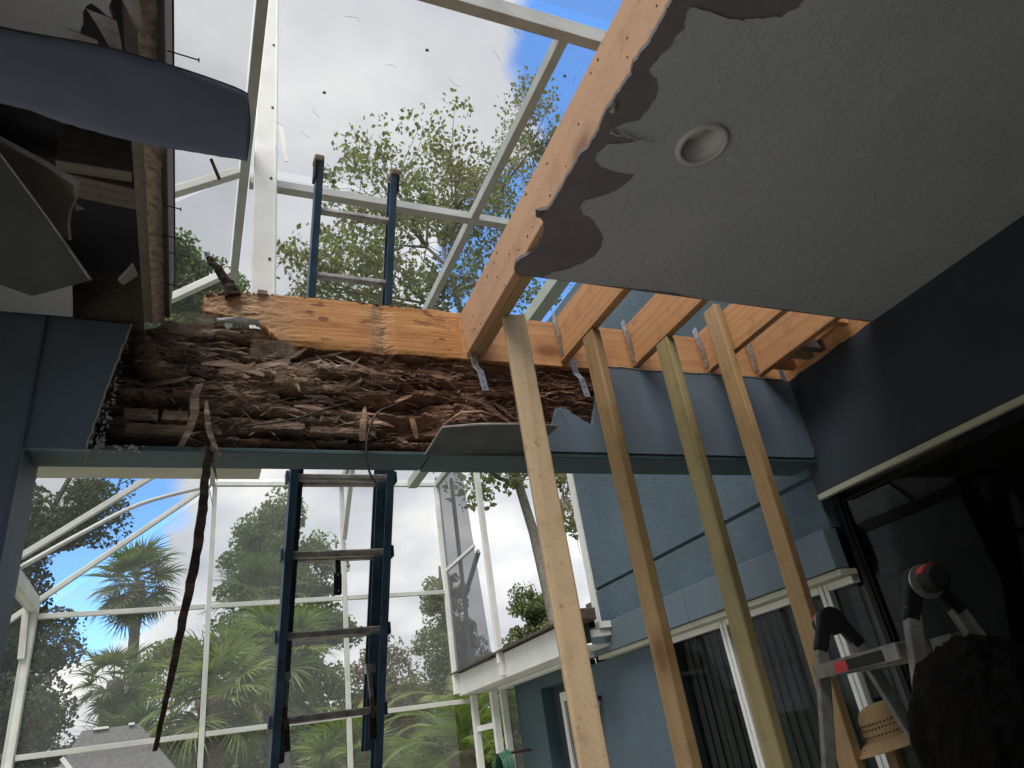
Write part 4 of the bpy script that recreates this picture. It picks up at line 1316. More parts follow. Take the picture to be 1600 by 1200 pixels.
# ================================================================== SCREEN CAGE
cage = empty('screen_enclosure', (0.6, 7.25, 0), 'white aluminium pool cage with screen panels behind the porch', 'screen cage')
CM = 'cage_metal'
ZT_, YF, XL, XR, ZE = 4.413, 7.25, -1.24, 2.47, 3.30


def rail(name, a, b, w=0.05, h=0.05, mat=CM, up=(0, 0, 1), parent=None):
    return MB().bar(a, b, w, h, up).build(name, mat, parent or cage, bevel=0.003)


for x in (0.115, 1.385, XR):          # flat-roof rails along the depth
    rail('roof_rail', (x, -0.2 if x < 1 else 1.69, ZT_), (x, YF - 0.03, ZT_), 0.045, 0.065, 'cage_metal_shaded')
rail('roof_rail', (2.18, 0.2, ZT_ - 0.005), (2.18, YF - 0.03, ZT_ - 0.005), 0.10, 0.10, 'cage_metal_green')
for y, w in ((1.66, 0.10), (2.93, 0.05), (4.2, 0.05), (5.5, 0.05)):
    rail('roof_purlin', (0.145, y, ZT_ - 0.002), (XR - 0.03, y, ZT_ - 0.002), 0.05, w, 'cage_metal_shaded')
# far wall
rail('top_rail', (0.115, YF, ZT_), (XR + 0.03, YF, ZT_), 0.045, 0.045)
for x in (0.145, 1.40):
    rail('post', (x, YF, 0), (x, YF, ZT_ - 0.03), 0.045, 0.045)
rail('post', (2.475, YF, 2.2), (2.475, YF, ZT_ - 0.03), 0.06, 0.06, 'white_metal')
rail('post', (2.63, YF - 0.03, 0), (2.63, YF - 0.03, 2.17), 0.06, 0.06, 'white_metal')
rail('post', (XL, YF, 0), (XL, YF, ZE + 0.02), 0.075, 0.075)
for z, x1 in ((3.205, 2.45), (2.125, 2.60)):
    for xa, xb in ((XL + 0.04, 0.115), (0.175, 1.37), (1.43, x1)):
        rail('cross_rail', (xa, YF, z), (xb, YF, z), 0.04, 0.042)
for xa, xb in ((XL + 0.04, 0.115), (0.175, 1.37), (1.43, 2.60)):
    rail('cross_rail', (xa, YF, 0.95), (xb, YF, 0.95), 0.04, 0.042)
# mansard on the left: eave beam, rafters, hip
rail('eave_beam', (XL, 3.0, ZE), (XL, YF - 0.04, ZE), 0.08, 0.12, 'cage_metal')
for y in (7.25, 6.13, 4.95, 3.7, 2.86, 1.60):
    x0, z0 = (-1.75, ZE - 0.40) if y == 7.25 else (XL, ZE + 0.06)
    if y < 3:
        x0, z0 = -0.62, ZT_ - 0.50
    rail('mansard_rafter', (x0, y, z0), (0.09, y, ZT_ - 0.01), 0.044, 0.044, CM, (0, 1, 0))
sag = [(XL + 0.05, 6.25, ZE + 0.06), (-0.85, 6.5, ZE + 0.40), (-0.45, 6.75, ZE + 0.74), (0.09, 7.2, ZT_ - 0.04)]
MB().tube([spline(sag, i / 14) for i in range(15)], 0.021, 6).build('diagonal_brace', CM, cage, smooth=True)
rail('knee_brace', (-1.285, 7.2, ZE - 0.02), (-1.26, 7.2, ZE - 0.44), 0.05, 0.03)
rail('knee_brace', (1.40, 7.19, ZT_ - 0.62), (1.40, 6.62, ZT_ - 0.05), 0.045, 0.045)
rail('knee_brace', (-1.24, 6.3, ZE - 0.55), (-1.24, 6.0, ZE - 0.08), 0.045, 0.045)
# right wall above the eave
rail('post', (2.475, 6.02, 2.30), (2.475, 6.02, ZT_ - 0.05), 0.05, 0.05, 'white_metal')
MB().box((2.462, 5.99, 2.20), (2.497, 6.05, 2.30)).build('post_shoe', 'white_metal', cage)
rail('cross_rail', (2.475, 6.32, 3.42), (2.475, 7.2, 3.42), 0.03, 0.03, 'white_metal')
# panel frame of a second cage seen through the grey mesh
rail('knee_brace', (2.53, 6.35, 3.38), (2.53, 6.85, 3.08), 0.03, 0.05, 'cage_metal_green')
rail('mullion', (2.53, 6.9, 2.39), (2.53, 6.9, 4.35), 0.03, 0.05, 'cage_metal_green')
# lower right corner
MB().box((2.66, 6.80, 0), (2.72, 6.86, 2.15)).build('post', 'white_metal', cage)
MB().box((2.74, 6.76, 0), (2.80, 6.80, 2.15)).build('post', 'white_metal', cage)
rail('cross_rail', (2.64, YF - 0.06, 1.86), (2.69, 6.862, 1.86), 0.04, 0.05, 'white_metal')
# tall white post on the gutter with its screws, and a broken clip
wp = rail('tall_post', (0.213, 2.735, 2.832), (0.200, 2.735, 6.2), 0.106, 0.05, 'white_metal', (0, 1, 0))
sc_ = MB()
for z in (3.75, 4.25, 4.75, 5.25, 5.75):
    sc_.tube([(0.232, 2.7095, z), (0.232, 2.7065, z)], 0.007, 8)
sc_.build('post_screws', 'rusty_steel', wp)
rail('angle_strip', (0.2575, 2.708, 2.84), (0.245, 2.708, 6.2), 0.012, 0.004, 'white_metal', (0, 1, 0), wp)
MB().bar((0.272, 2.70, 4.62), (0.300, 2.69, 4.36), 0.022, 0.004, (0, 1, 0)).build('loose_clip', 'white_metal', wp)
# screen panels
def panel(pts, mat='screen_mesh'):
    me = bpy.data.meshes.new('screen_panel')
    me.from_pydata(pts, [], [tuple(range(len(pts)))])
    return link('screen_panel', me, mat, cage)


xs_ = [0.145, 1.36, 2.445]
ys_ = [-0.2, 1.63, 2.90, 4.17, 5.47, 7.22]
for i in range(2):
    for k in range(5):
        panel([(xs_[i], ys_[k], ZT_ + 0.03), (xs_[i + 1], ys_[k], ZT_ + 0.03), (xs_[i + 1], ys_[k + 1] - 0.05, ZT_ + 0.03), (xs_[i], ys_[k + 1] - 0.05, ZT_ + 0.03)])
for (xa, xb) in ((0.175, 1.37), (1.43, 2.44)):
    for za, zb_ in ((0.98, 2.10), (2.15, 3.18), (3.235, ZT_ - 0.03)):
        panel([(xa, YF + 0.02, za), (xb, YF + 0.02, za), (xb, YF + 0.02, zb_), (xa, YF + 0.02, zb_)])
for za, zb_ in ((0.98, 2.10), (2.15, 3.18)):
    panel([(XL + 0.04, YF + 0.02, za), (0.115, YF + 0.02, za), (0.115, YF + 0.02, zb_), (XL + 0.04, YF + 0.02, zb_)])
panel([(XL + 0.05, YF + 0.02, 3.235), (0.115, YF + 0.02, 3.235), (0.115, YF + 0.02, ZT_ - 0.06)])
my = [7.22, 6.16, 4.98, 3.73]
for k in range(3):
    panel([(XL, my[k], ZE + 0.05), (XL, my[k + 1] + 0.05, ZE + 0.05), (0.085, my[k + 1] + 0.05, ZT_), (0.085, my[k], ZT_)], 'screen_mesh_grey')
panel([(XL, 3.0, ZE + 0.05), (XL, 3.65, ZE + 0.05), (0.085, 3.65, ZT_), (0.085, 2.9, ZT_)], 'screen_mesh_grey')
panel([(-0.62, 1.62, ZT_ - 0.5), (-0.62, 2.84, ZT_ - 0.5), (0.085, 2.84, ZT_), (0.085, 1.62, ZT_)], 'screen_mesh_grey')
panel([(-0.62, 0.2, ZT_ - 0.5), (-0.62, 1.58, ZT_ - 0.5), (0.085, 1.58, ZT_), (0.085, 0.2, ZT_)], 'screen_mesh_grey')
for k in range(4):
    ya, yb = 3.0 + k * 1.05, 4.0 + k * 1.05
    panel([(XL, ya, 0.98), (XL, yb, 0.98), (XL, yb, ZE - 0.08), (XL, ya, ZE - 0.08)], 'screen_mesh_grey')
panel([(2.475, 6.20, 2.36), (2.475, 7.2, 2.385), (2.475, 7.2, ZT_ - 0.05), (2.475, 6.42, ZT_ - 0.05)], 'screen_mesh_dense')
panel([(2.80, 6.78, 0.1), (2.87, 6.74, 0.1), (2.87, 6.74, 2.15), (2.80, 6.78, 2.15)], 'screen_mesh_dense')

# twigs and dead leaves lying on the roof screen
tw = MB()
tr_ = random.Random(40)
for k in range(34):
    x, y = tr_.uniform(0.2, 2.0), tr_.uniform(1.2, 2.85)
    a = tr_.uniform(0, 6.28)
    p = [Vector((x, y, ZT_ + 0.036))]
    for q in range(3):
        a += tr_.gauss(0, 0.5)
        p.append(p[-1] + Vector((math.cos(a), math.sin(a), 0)) * tr_.uniform(0.01, 0.035))
    tw.tube(p, 0.0007, 4)
for x, y in ((0.62, 1.72), (1.13, 1.52), (0.82, 1.95), (0.42, 2.30), (1.5, 1.9)):
    tw.box((x, y, ZT_ + 0.034), (x + 0.014, y + 0.009, ZT_ + 0.042))
tag(tw.build('roof_debris', 'twig'), 'dry twigs and leaf scraps lying on the cage roof screen', kind='stuff')

# ================================================================== FOLDING STEP LADDER
step = empty('step_ladder', (1.55, 1.3, 0), 'aluminium folding ladder with black hinges beside the glass doors', 'ladder')
e_ = Vector((0.38, 0.925, 0)).normalized()
p_ = Vector((0.925, -0.38, 0)).normalized()
HL = Vector((1.655, 1.560, 1.80))
HW = 0.50
HRr = HL - e_ * HW
up = e_
for hp, sg in ((HL, 1), (HRr, -1)):
    for q in (-1, 1):
        foot = Vector((hp.x, hp.y, 0)) + p_ * 0.52 * q + e_ * sg * 0.04
        topp = hp + p_ * 0.045 * q - Vector((0, 0, 0.045))
        rl = MB().bar(foot + Vector((0, 0, 0.03)), topp, 0.034, 0.024, up).build('rail', 'dull_aluminium', step, bevel=0.004)
        MB().bar(foot, foot + Vector((0, 0, 0.035)), 0.075, 0.036, up).build('foot', 'black_plastic', rl, bevel=0.004)
    hg = MB().tube([hp - e_ * 0.016, hp + e_ * 0.016], 0.038, 24).build('hinge', 'black_plastic', step, bevel=0.004)
    for q in (-1, 1):
        MB().bar(hp + p_ * 0.02 * q, hp + p_ * 0.058 * q - Vector((0, 0, 0.075)), 0.036, 0.026, up).build('hinge_arm', 'black_plastic', hg, bevel=0.006)
    MB().tube([hp + e_ * sg * 0.017, hp + e_ * sg * 0.021], 0.037, 24).build('hinge_rim', 'aluminium', hg)
    MB().tube([hp + e_ * sg * 0.022, hp + e_ * sg * 0.034, hp + e_ * sg * 0.066, hp + e_ * sg * 0.072], [0.016, 0.029, 0.029, 0.022], 20).build('hinge_knob', 'black_plastic', hg, bevel=0.003)
    MB().prism([hp + e_ * sg * 0.036 + (Vector((0, 0, 1)) * math.cos(t) + p_ * math.sin(t)) * q_ for q_, tt in ((0.0315, (-1.1, -0.7, -0.3, 0.1)), (0.026, (0.1, -0.3, -0.7, -1.1))) for t in tt], e_ * sg * 0.026).build('lock_button', 'red_plastic', hg)
for q in (-1, 1):
    for k in range(6):
        z = 1.69 - 0.285 * k
        if z < 0.2:
            continue
        f = (1.755 - z) / 1.755
        c = p_ * (0.045 + 0.475 * f) * q
        a = HL + c - e_ * 0.016
        b = HRr + c + e_ * 0.016
        a, b = Vector((a.x, a.y, z)), Vector((b.x, b.y, z))
        m_ = MB().bar(a, b, 0.075, 0.004)
        m_.bar(a + p_ * 0.036 + Vector((0, 0, -0.017)), b + p_ * 0.036 + Vector((0, 0, -0.017)), 0.004, 0.030)
        m_.bar(a - p_ * 0.036 + Vector((0, 0, -0.017)), b - p_ * 0.036 + Vector((0, 0, -0.017)), 0.004, 0.030)
        ru = m_.build('rung', 'dull_aluminium', step)
        if q == -1 and k == 0:
            s0, s1 = a.lerp(b, 0.30), a.lerp(b, 0.46)
            MB().bar(s0 - p_ * 0.0392 + Vector((0, 0, -0.017)), s1 - p_ * 0.0392 + Vector((0, 0, -0.017)), 0.0012, 0.024).build('red_sticker', 'red_plastic', ru)
            s0, s1 = a.lerp(b, 0.47), a.lerp(b, 0.86)
            MB().bar(s0 - p_ * 0.0392 + Vector((0, 0, -0.017)), s1 - p_ * 0.0392 + Vector((0, 0, -0.017)), 0.0012, 0.024).build('dark_sticker', 'black_plastic', ru)

# weathered upright board with the straw hat hung on it
tag(board('leaning_board', 'pine_tan', None, (2.42, 2.26, 0.0), (2.37, 2.155, 1.475), 0.03, 0.045, up=(0, 1, 0)), 'narrow wooden board standing upright under the straw hat', 'board')
HX = Matrix.Translation((2.34, 2.105, 1.462)) @ Matrix.Rotation(math.radians(-7), 4, 'X') @ Matrix.Rotation(math.radians(-6), 4, 'Y')
hat = tag(bpy.data.objects.new('straw_hat', None), 'woven straw hat with open dark bands behind the folding ladder', 'hat')
COL.objects.link(hat)
hat.matrix_basis = HX
prof = [(0.089, 0.0), (0.090, 0.012), (0.0905, 0.024), (0.090, 0.036), (0.089, 0.048), (0.087, 0.060), (0.084, 0.072), (0.079, 0.084), (0.071, 0.095), (0.059, 0.104), (0.043, 0.110), (0.024, 0.113), (0.001, 0.114)]
pp = []
for i, (a, b) in enumerate(zip(prof[:-1], prof[1:])):
    for k in range(5):
        t = k / 5
        bump = 0.0014 * abs(math.sin((i * 5 + k) * math.pi / 3))
        pp.append((a[0] + (b[0] - a[0]) * t + bump, a[1] + (b[1] - a[1]) * t))
MB().lathe(pp, 48).build('crown', 'straw', hat, smooth=True)
MB().lathe([(0.0885 + 0.066 * t / 12, 0.001 - 0.034 * (t / 12) ** 1.4 + 0.0012 * (t % 2)) for t in range(13)] + [(0.1535, -0.036)], 48).build('brim', 'straw', hat, smooth=True)
for z in (0.016, 0.038, 0.054):
    m_ = MB()
    for k in range(44):
        a = 2 * math.pi * k / 44
        M = Matrix.Translation((0.0925 * math.cos(a), 0.0925 * math.sin(a), z)) @ Matrix.Rotation(a, 4, 'Z')
        m_.add([M @ Vector(p) for p in ((0, -0.0045, 0), (0, 0, -0.0042), (0, 0.0045, 0), (0, 0, 0.0042), (-0.004, 0, 0))], [(0, 1, 2, 3), (0, 4, 1), (1, 4, 2), (2, 4, 3), (3, 4, 0)])
    m_.build('open_weave_band', 'straw_dark', hat)

# extension pole leaning on the blue wall
pol = empty('extension_pole', (2.78, 5.6, 0), 'thin white telescopic pole leaning on the blue wall', 'pole')
a, b = Vector((2.74, 5.66, 0.0)), Vector((2.815, 5.02, 1.885))
MB().tube([a, a.lerp(b, 0.80)], 0.013, 10).build('lower_tube', 'white_paint', pol, smooth=True)
MB().tube([a.lerp(b, 0.80), a.lerp(b, 0.99)], 0.010, 10).build('upper_tube', 'galvanized', pol, smooth=True)
MB().tube([a.lerp(b, 0.79), a.lerp(b, 0.82)], 0.016, 10).build('collar', 'black_plastic', pol, smooth=True)
MB().tube([a.lerp(b, 0.985), b], 0.012, 10).build('tip', 'black_plastic', pol, smooth=True)

# green hose coiled on its hanger at the corner
hose = empty('garden_hose', (2.60, 6.55, 1.6), 'green hose coil hung by the far corner post', 'hose')
cv_ = MB()
for k in range(5):
    R_ = 0.11 + 0.006 * k
    cv_.tube([(2.60 + 0.02 * k - 0.04, 6.55 + R_ * math.cos(t * 0.3), 1.50 + R_ * math.sin(t * 0.3)) for t in range(22)], 0.010, 7)
cv_.build('coil', 'hose_green', hose, smooth=True)
MB().tube([(2.53, 6.55, 1.61), (2.875, 6.55, 1.61)], 0.012, 8).build('hanger', 'rusty_steel', hose)

# ================================================================== PERSON (back of the head in the dark corner)
per = empty('person', (1.02, 0.74, 0), 'person with dark curly hair standing in the shade at the lower right', 'person')
bm_v = {'pel': ((1.02, 0.74, 0.90), 0.15), 'wa': ((1.02, 0.74, 1.06), 0.13), 'ch': ((1.02, 0.74, 1.24), 0.155), 'nk': ((1.02, 0.745, 1.385), 0.060), 'nt': ((1.022, 0.752, 1.45), 0.052), 'hd': ((1.025, 0.757, 1.53), 0.075)}
fd = Vector((0.5, 0.86, 0))          # facing away
sd_ = Vector((0.86, -0.5, 0))
edges = [('pel', 'wa'), ('wa', 'ch'), ('ch', 'nk'), ('nk', 'nt'), ('nt', 'hd')]
PO = Vector((0.018, -0.005, -0.048))
bm_v = {k: (tuple(Vector(a) + PO), b) for k, (a, b) in bm_v.items()}
base = Vector((1.02, 0.74, 0)) + Vector((PO.x, PO.y, 0))
for s_, nm in ((1, 'r'), (-1, 'l')):
    def P(a, b, z):
        return tuple(base + sd_ * a * s_ + fd * b + Vector((0, 0, z)))
    bm_v['sh' + nm] = (P(0.165, 0, 1.31), 0.062)
    bm_v['el' + nm] = (P(0.215, -0.01, 1.03), 0.042)
    bm_v['wr' + nm] = (P(0.20, 0.10, 0.80), 0.028)
    bm_v['pa' + nm] = (P(0.195, 0.13, 0.735), 0.034)
    edges += [('ch', 'sh' + nm), ('sh' + nm, 'el' + nm), ('el' + nm, 'wr' + nm), ('wr' + nm, 'pa' + nm)]
    for f, (o1, ln) in enumerate(((0.030, 0.075), (0.010, 0.085), (-0.010, 0.08), (-0.028, 0.065))):
        bm_v['f%d%s' % (f, nm)] = (P(0.195, 0.145 + o1, 0.69), 0.010)
        bm_v['g%d%s' % (f, nm)] = (P(0.185, 0.150 + o1, 0.69 - ln * 0.6), 0.009)
        edges += [('pa' + nm, 'f%d%s' % (f, nm)), ('f%d%s' % (f, nm), 'g%d%s' % (f, nm))]
    bm_v['th' + nm] = (P(0.165, 0.165, 0.735), 0.011)
    bm_v['tt' + nm] = (P(0.155, 0.185, 0.70), 0.009)
    edges += [('pa' + nm, 'th' + nm), ('th' + nm, 'tt' + nm)]
    bm_v['hi' + nm] = (P(0.09, 0, 0.84), 0.095)
    bm_v['kn' + nm] = (P(0.10, 0.01, 0.47), 0.062)
    bm_v['an' + nm] = (P(0.11, -0.01, 0.085), 0.042)
    bm_v['to' + nm] = (P(0.125, 0.15, 0.035), 0.035)
    edges += [('pel', 'hi' + nm), ('hi' + nm, 'kn' + nm), ('kn' + nm, 'an' + nm), ('an' + nm, 'to' + nm)]
keys = list(bm_v)
me = bpy.data.meshes.new('body')
me.from_pydata([bm_v[k][0] for k in keys], [(keys.index(a), keys.index(b)) for a, b in edges], [])
body = link('body', me, 'shirt_dark', per)
sk = body.modifiers.new('skin', 'SKIN')
for k, sv in zip(keys, me.skin_vertices[0].data):
    rr = bm_v[k][1]
    sv.radius = (rr, rr)
    sv.use_root = (k == 'pel')
sb = body.modifiers.new('sub', 'SUBSURF')
sb.levels = sb.render_levels = 2
hc = Vector((1.025, 0.760, 1.565)) + PO
R3 = Matrix((sd_, fd, Vector((0, 0, 1)))).transposed().to_4x4()
Mh = Matrix.Translation(hc) @ R3
bmh = bmesh.new()
bmesh.ops.create_uvsphere(bmh, u_segments=32, v_segments=24, radius=1.0)
for v in bmh.verts:
    x, y, z = v.co
    q = Vector((x * 0.074, y * 0.094, z * 0.112))
    if z < -0.2:
        q.x *= 1 - 0.28 * (-z - 0.2)
        q.y = q.y * (1 - 0.18 * (-z)) + 0.012 * (-z)
    if y > 0.75 and abs(x) < 0.2 and -0.45 < z < 0.05:      # nose
        q.y += 0.022 * (1 - abs(x) / 0.2) * (1 - abs(z + 0.25) / 0.3 if abs(z + 0.25) < 0.3 else 0)
    if y > 0.6 and 0.0 < z < 0.22 and 0.2 < abs(x) < 0.55:   # eye sockets
        q.y -= 0.007
    if y > 0.7 and -0.62 < z < -0.48 and abs(x) < 0.35:      # mouth
        q.y += 0.004
    v.co = Mh @ q
me = bpy.data.meshes.new('head')
bmh.to_mesh(me)
bmh.free()
me.polygons.foreach_set('use_smooth', [True] * len(me.polygons))
head = link('head', me, 'skin', per)
for s_ in (-1, 1):
    MB().lathe([(0.001, -0.008), (0.012, -0.008), (0.017, 0.0), (0.012, 0.006), (0.001, 0.004)], 12, Mh @ Matrix.Translation((s_ * 0.074, 0.0, -0.005)) @ Matrix.Rotation(math.radians(90 * s_), 4, 'Y') @ Matrix.Diagonal((1.7, 1.0, 1, 1))).build('ear', 'skin', head, smooth=True)
    MB().lathe([(0.001, -0.010), (0.008, -0.006), (0.010, 0.0), (0.008, 0.006), (0.001, 0.010)], 12, Mh @ Matrix.Translation((s_ * 0.030, 0.083, 0.012))).build('eye', 'white_paint', head, smooth=True)
r = random.Random(77)
bmh = bmesh.new()
bmesh.ops.create_icosphere(bmh, subdivisions=6, radius=1.0)
co = np.array([v.co[:] for v in bmh.verts])
lump = fbm(co[:, 0] * 5 + 9, co[:, 1] * 5 + co[:, 2] * 4 + 9, 300, 3) * 0.20 + fbm(co[:, 0] * 15 + 40, co[:, 1] * 15 + co[:, 2] * 12 + 40, 310, 3) * 0.09
for v, q in zip(bmh.verts, lump):
    d = v.co.normalized()
    k_ = 0.90 + q
    if d.y > 0.45 and d.z < 0.55:
        k_ *= 0.72
    v.co = Mh @ (Vector((d.x * 0.104, d.y * 0.112, d.z * 0.122 + 0.008)) * k_)
hme = bpy.data.meshes.new('hair')
bmh.to_mesh(hme)
bmh.free()
hme.polygons.foreach_set('use_smooth', [True] * len(hme.polygons))
hairo = tag(link('hair', hme, 'hair_black', per), 'mass of dark curls')

# ================================================================== TREES


def leaves(rng, C, n, rc, size, flat=0.0):
    """n leaf kites around each clump centre C (k,3)"""
    k = len(C)
    G = rng.normal(0, 1, (k * n, 3))
    G *= np.minimum(1.0, 1.7 / (np.linalg.norm(G, axis=1)[:, None] + 1e-9))
    P = np.repeat(C, n, 0) + G * np.repeat(rc, n)[:, None] * np.array([1, 1, 0.75])
    D = rng.normal(0, 1, (k * n, 3))
    D[:, 2] -= 0.4
    D /= np.linalg.norm(D, axis=1)[:, None]
    U = rng.normal(0, 1, (k * n, 3))
    S = np.cross(D, U)
    S /= np.linalg.norm(S, axis=1)[:, None] + 1e-9
    s = size * rng.uniform(0.6, 1.3, (k * n, 1))
    V = np.stack([P - D * s * 0.5, P + S * s * 0.36, P + D * s * 0.62, P - S * s * 0.36], 1).reshape(-1, 3)
    F = np.arange(k * n * 4).reshape(-1, 4)
    return V, F


def tree(name, label, base, trunk, crowns, leaf, bark, size=0.12, nleaf=150, tr=0.14, seed=1, group=None, rcl=(0.25, 0.5), bare=0.0):
    rng = np.random.default_rng(seed)
    r = random.Random(seed)
    root = empty(name, base, label, 'tree', group)
    tb = MB()
    pts = [Vector(p) for p in trunk]
    n_ = 14
    path = [spline([tuple(p) for p in pts], i / n_) for i in range(n_ + 1)]
    path = [p + Vector((r.gauss(0, tr * 0.25), r.gauss(0, tr * 0.25), 0)) if 0 < i < n_ else p for i, p in enumerate(path)]
    tb.tube(path, [tr * (1.15 - 0.85 * i / n_) for i in range(n_ + 1)], 9)
    tb.build('trunk', bark, root, smooth=True)
    br = MB()
    C, RC = [], []
    for (cx, cy, cz, rx, ry, rz, nc) in crowns:
        cc = Vector((cx, cy, cz))
        i0 = max(2, min(range(len(path)), key=lambda i: (path[i] - (cc - Vector((0, 0, rz * 0.9)))).length))
        hub = path[i0].lerp(cc, 0.55)
        br.tube([path[i0], path[i0].lerp(hub, 0.5) + Vector((r.gauss(0, 0.1), r.gauss(0, 0.1), 0.1)), hub], [tr * 0.5, tr * 0.4, tr * 0.32], 6)
        mains = []
        for q in range(max(3, nc // 12)):
            v = rng.normal(0, 1, 3)
            v /= np.linalg.norm(v)
            e = cc + Vector((v[0] * rx, v[1] * ry, abs(v[2]) * rz * 0.6 - 0.1 * rz)) * 0.6
            m = hub.lerp(e, 0.5) + Vector((r.gauss(0, rx * 0.06), r.gauss(0, ry * 0.06), rz * 0.08))
            br.tube([hub, m, e], [tr * 0.30, tr * 0.2, tr * 0.11], 5)
            mains.append((hub, m, e))
        for q in range(nc):
            v = rng.normal(0, 1, 3)
            v /= np.linalg.norm(v)
            f = rng.random() ** 0.42
            c = cc + Vector((v[0] * rx, v[1] * ry, v[2] * rz)) * f
            mm = min(mains, key=lambda m: min((m[1] - c).length, (m[2] - c).length))
            s_ = mm[1].lerp(mm[2], r.random())
            br.tube([s_, s_.lerp(c, 0.55) + Vector((r.gauss(0, 0.08), r.gauss(0, 0.08), 0.06)), c], [tr * 0.10, tr * 0.07, tr * 0.03], 4, False)
            if r.random() < bare:
                continue
            C.append(tuple(c))
            RC.append(rng.uniform(*rcl))
    tag(br.build('branches', bark, root, smooth=True), kind='stuff')
    V, F = leaves(rng, np.array(C), nleaf, np.array(RC), size)
    link('crown', fastmesh('crown', V, F), leaf, root)
    return root


tree('maple_tree', 'tall airy maple with grey limbs rising above the beam', (6.6, 13.2, -0.1),
     [(6.75, 13.2, -0.1), (6.6, 13.1, 4.0), (6.15, 13.0, 7.5), (5.6, 13.0, 10.2), (5.2, 13.0, 13.2)],
     [(4.3, 13, 13.9, 2.3, 2.2, 2.5, 74), (6.2, 13.2, 15.4, 2.0, 2.0, 2.5, 62), (8.9, 13.4, 17.4, 1.3, 1.6, 3.0, 46), (2.1, 12.8, 11.4, 1.1, 1.4, 1.0, 28),
      (3.7, 12.6, 11.3, 1.8, 1.5, 0.9, 36), (7.6, 12.8, 12.6, 0.9, 1.2, 1.3, 22), (5.3, 12.4, 6.7, 0.75, 0.8, 0.55, 12), (7.2, 12.4, 6.1, 0.45, 0.7, 1.3, 18), (6.2, 12.9, 7.2, 0.6, 0.7, 0.5, 8)],
     'leaf_maple', 'bark_grey', 0.12, 66, 0.125, 5, rcl=(0.15, 0.34), bare=0.06)
tree('oak_tree', 'dark dense oak left of the palms', (-3.6, 15, -0.1),
     [(-3.7, 15, -0.1), (-3.6, 15, 2.0), (-3.2, 15, 4.2), (-2.9, 15, 6.0)],
     [(-3.1, 15, 6.4, 1.2, 1.4, 0.9, 46), (-3.3, 15, 4.4, 1.35, 1.5, 1.5, 80), (-2.5, 14.6, 3.1, 0.8, 1.2, 1.2, 46), (-3.9, 15, 2.6, 1.5, 1.4, 1.6, 60), (-1.95, 14.8, 6.9, 0.55, 0.8, 0.5, 12), (-2.3, 14.8, 2.0, 0.7, 1.0, 0.8, 24)],
     'leaf_oak', 'bark_dark', 0.078, 330, 0.15, 8, rcl=(0.14, 0.36))
tree('gum_tree', 'bright green leafy tree standing behind the ladder', (2.4, 22, -0.1),
     [(2.4, 22, -0.1), (2.5, 22, 3.5), (2.4, 22, 6.5), (2.5, 22, 9.0)],
     [(2.3, 22, 8.7, 0.9, 1.1, 1.0, 30), (2.9, 22, 7.2, 1.3, 1.3, 1.2, 46), (1.5, 22, 7.6, 0.9, 1.1, 1.2, 36), (2.2, 22, 5.6, 1.6, 1.4, 1.2, 56), (3.6, 22, 5.5, 0.8, 1.0, 0.7, 22), (2.6, 21.5, 4.0, 1.5, 1.4, 1.0, 44)],
     'leaf_gum', 'bark_dark', 0.115, 170, 0.17, 14, rcl=(0.12, 0.33))
tree('sparse_tree', 'sparse rusty-leaved tree between the ladder and the corner post', (5.9, 24, -0.1),
     [(5.9, 24, -0.1), (5.9, 24, 2.2), (5.8, 24, 4.2), (5.9, 24, 5.6)],
     [(5.8, 24, 4.5, 0.9, 1.0, 1.1, 36), (6.3, 24, 3.5, 0.9, 1.0, 0.8, 26), (5.0, 24, 3.4, 0.8, 1.0, 0.7, 22)],
     'leaf_rust', 'bark_grey', 0.10, 90, 0.10, 23, rcl=(0.16, 0.3), bare=0.1)
tree('cypress_tree', 'pale bushy tree behind the corner post of the cage', (9.0, 27, -0.1),
     [(9.0, 27, -0.1), (9.0, 27, 3), (9.0, 27, 6), (9.0, 27, 8.6)],
     [(9.0, 27, 7.4, 0.9, 1.0, 1.0, 30), (9.0, 27, 5.6, 1.4, 1.3, 1.1, 46), (8.4, 27, 3.8, 1.8, 1.5, 1.1, 50), (9.9, 27, 4.2, 1.2, 1.3, 1.0, 30)],
     'leaf_pale', 'bark_dark', 0.11, 150, 0.16, 29, rcl=(0.13, 0.32))
tree('roof_side_tree', 'light green tree rising over the white eave', (12.4, 26, -0.1),
     [(12.4, 26, -0.1), (12.3, 26, 3), (12.3, 26, 5.5), (12.4, 26, 7.4)],
     [(12.4, 26, 6.6, 0.9, 1.0, 0.9, 30), (12.6, 26, 5.4, 1.4, 1.2, 1.0, 44), (11.4, 26, 4.6, 1.2, 1.2, 0.8, 34)],
     'leaf_pale', 'bark_dark', 0.11, 150, 0.15, 37, rcl=(0.13, 0.32))
tree('veiled_tree', 'grey-green tree seen through the screen left of the white post', (-1.9, 17, -0.1),
     [(-3.4, 17, -0.1), (-3.3, 17, 4.5), (-2.7, 17, 8.2), (-0.9, 17, 12.2)],
     [(-0.8, 17, 13.6, 1.5, 1.3, 1.4, 60), (-1.4, 17, 12.0, 1.2, 1.2, 1.1, 40), (0.6, 17, 13.0, 0.8, 1.0, 0.7, 22)],
     'leaf_gum', 'bark_dark', 0.12, 130, 0.09, 43, rcl=(0.14, 0.34))
BK = ((-8.5, 34, 5.2, 2.4), (-4.2, 36, 4.0, 2.2), (-0.2, 37, 4.4, 2.4), (3.6, 38, 5.6, 2.6), (8.2, 38, 5.0, 2.4), (12.2, 40, 5.4, 2.6), (17.0, 40, 6.4, 2.8), (21.5, 42, 5.5, 2.8))
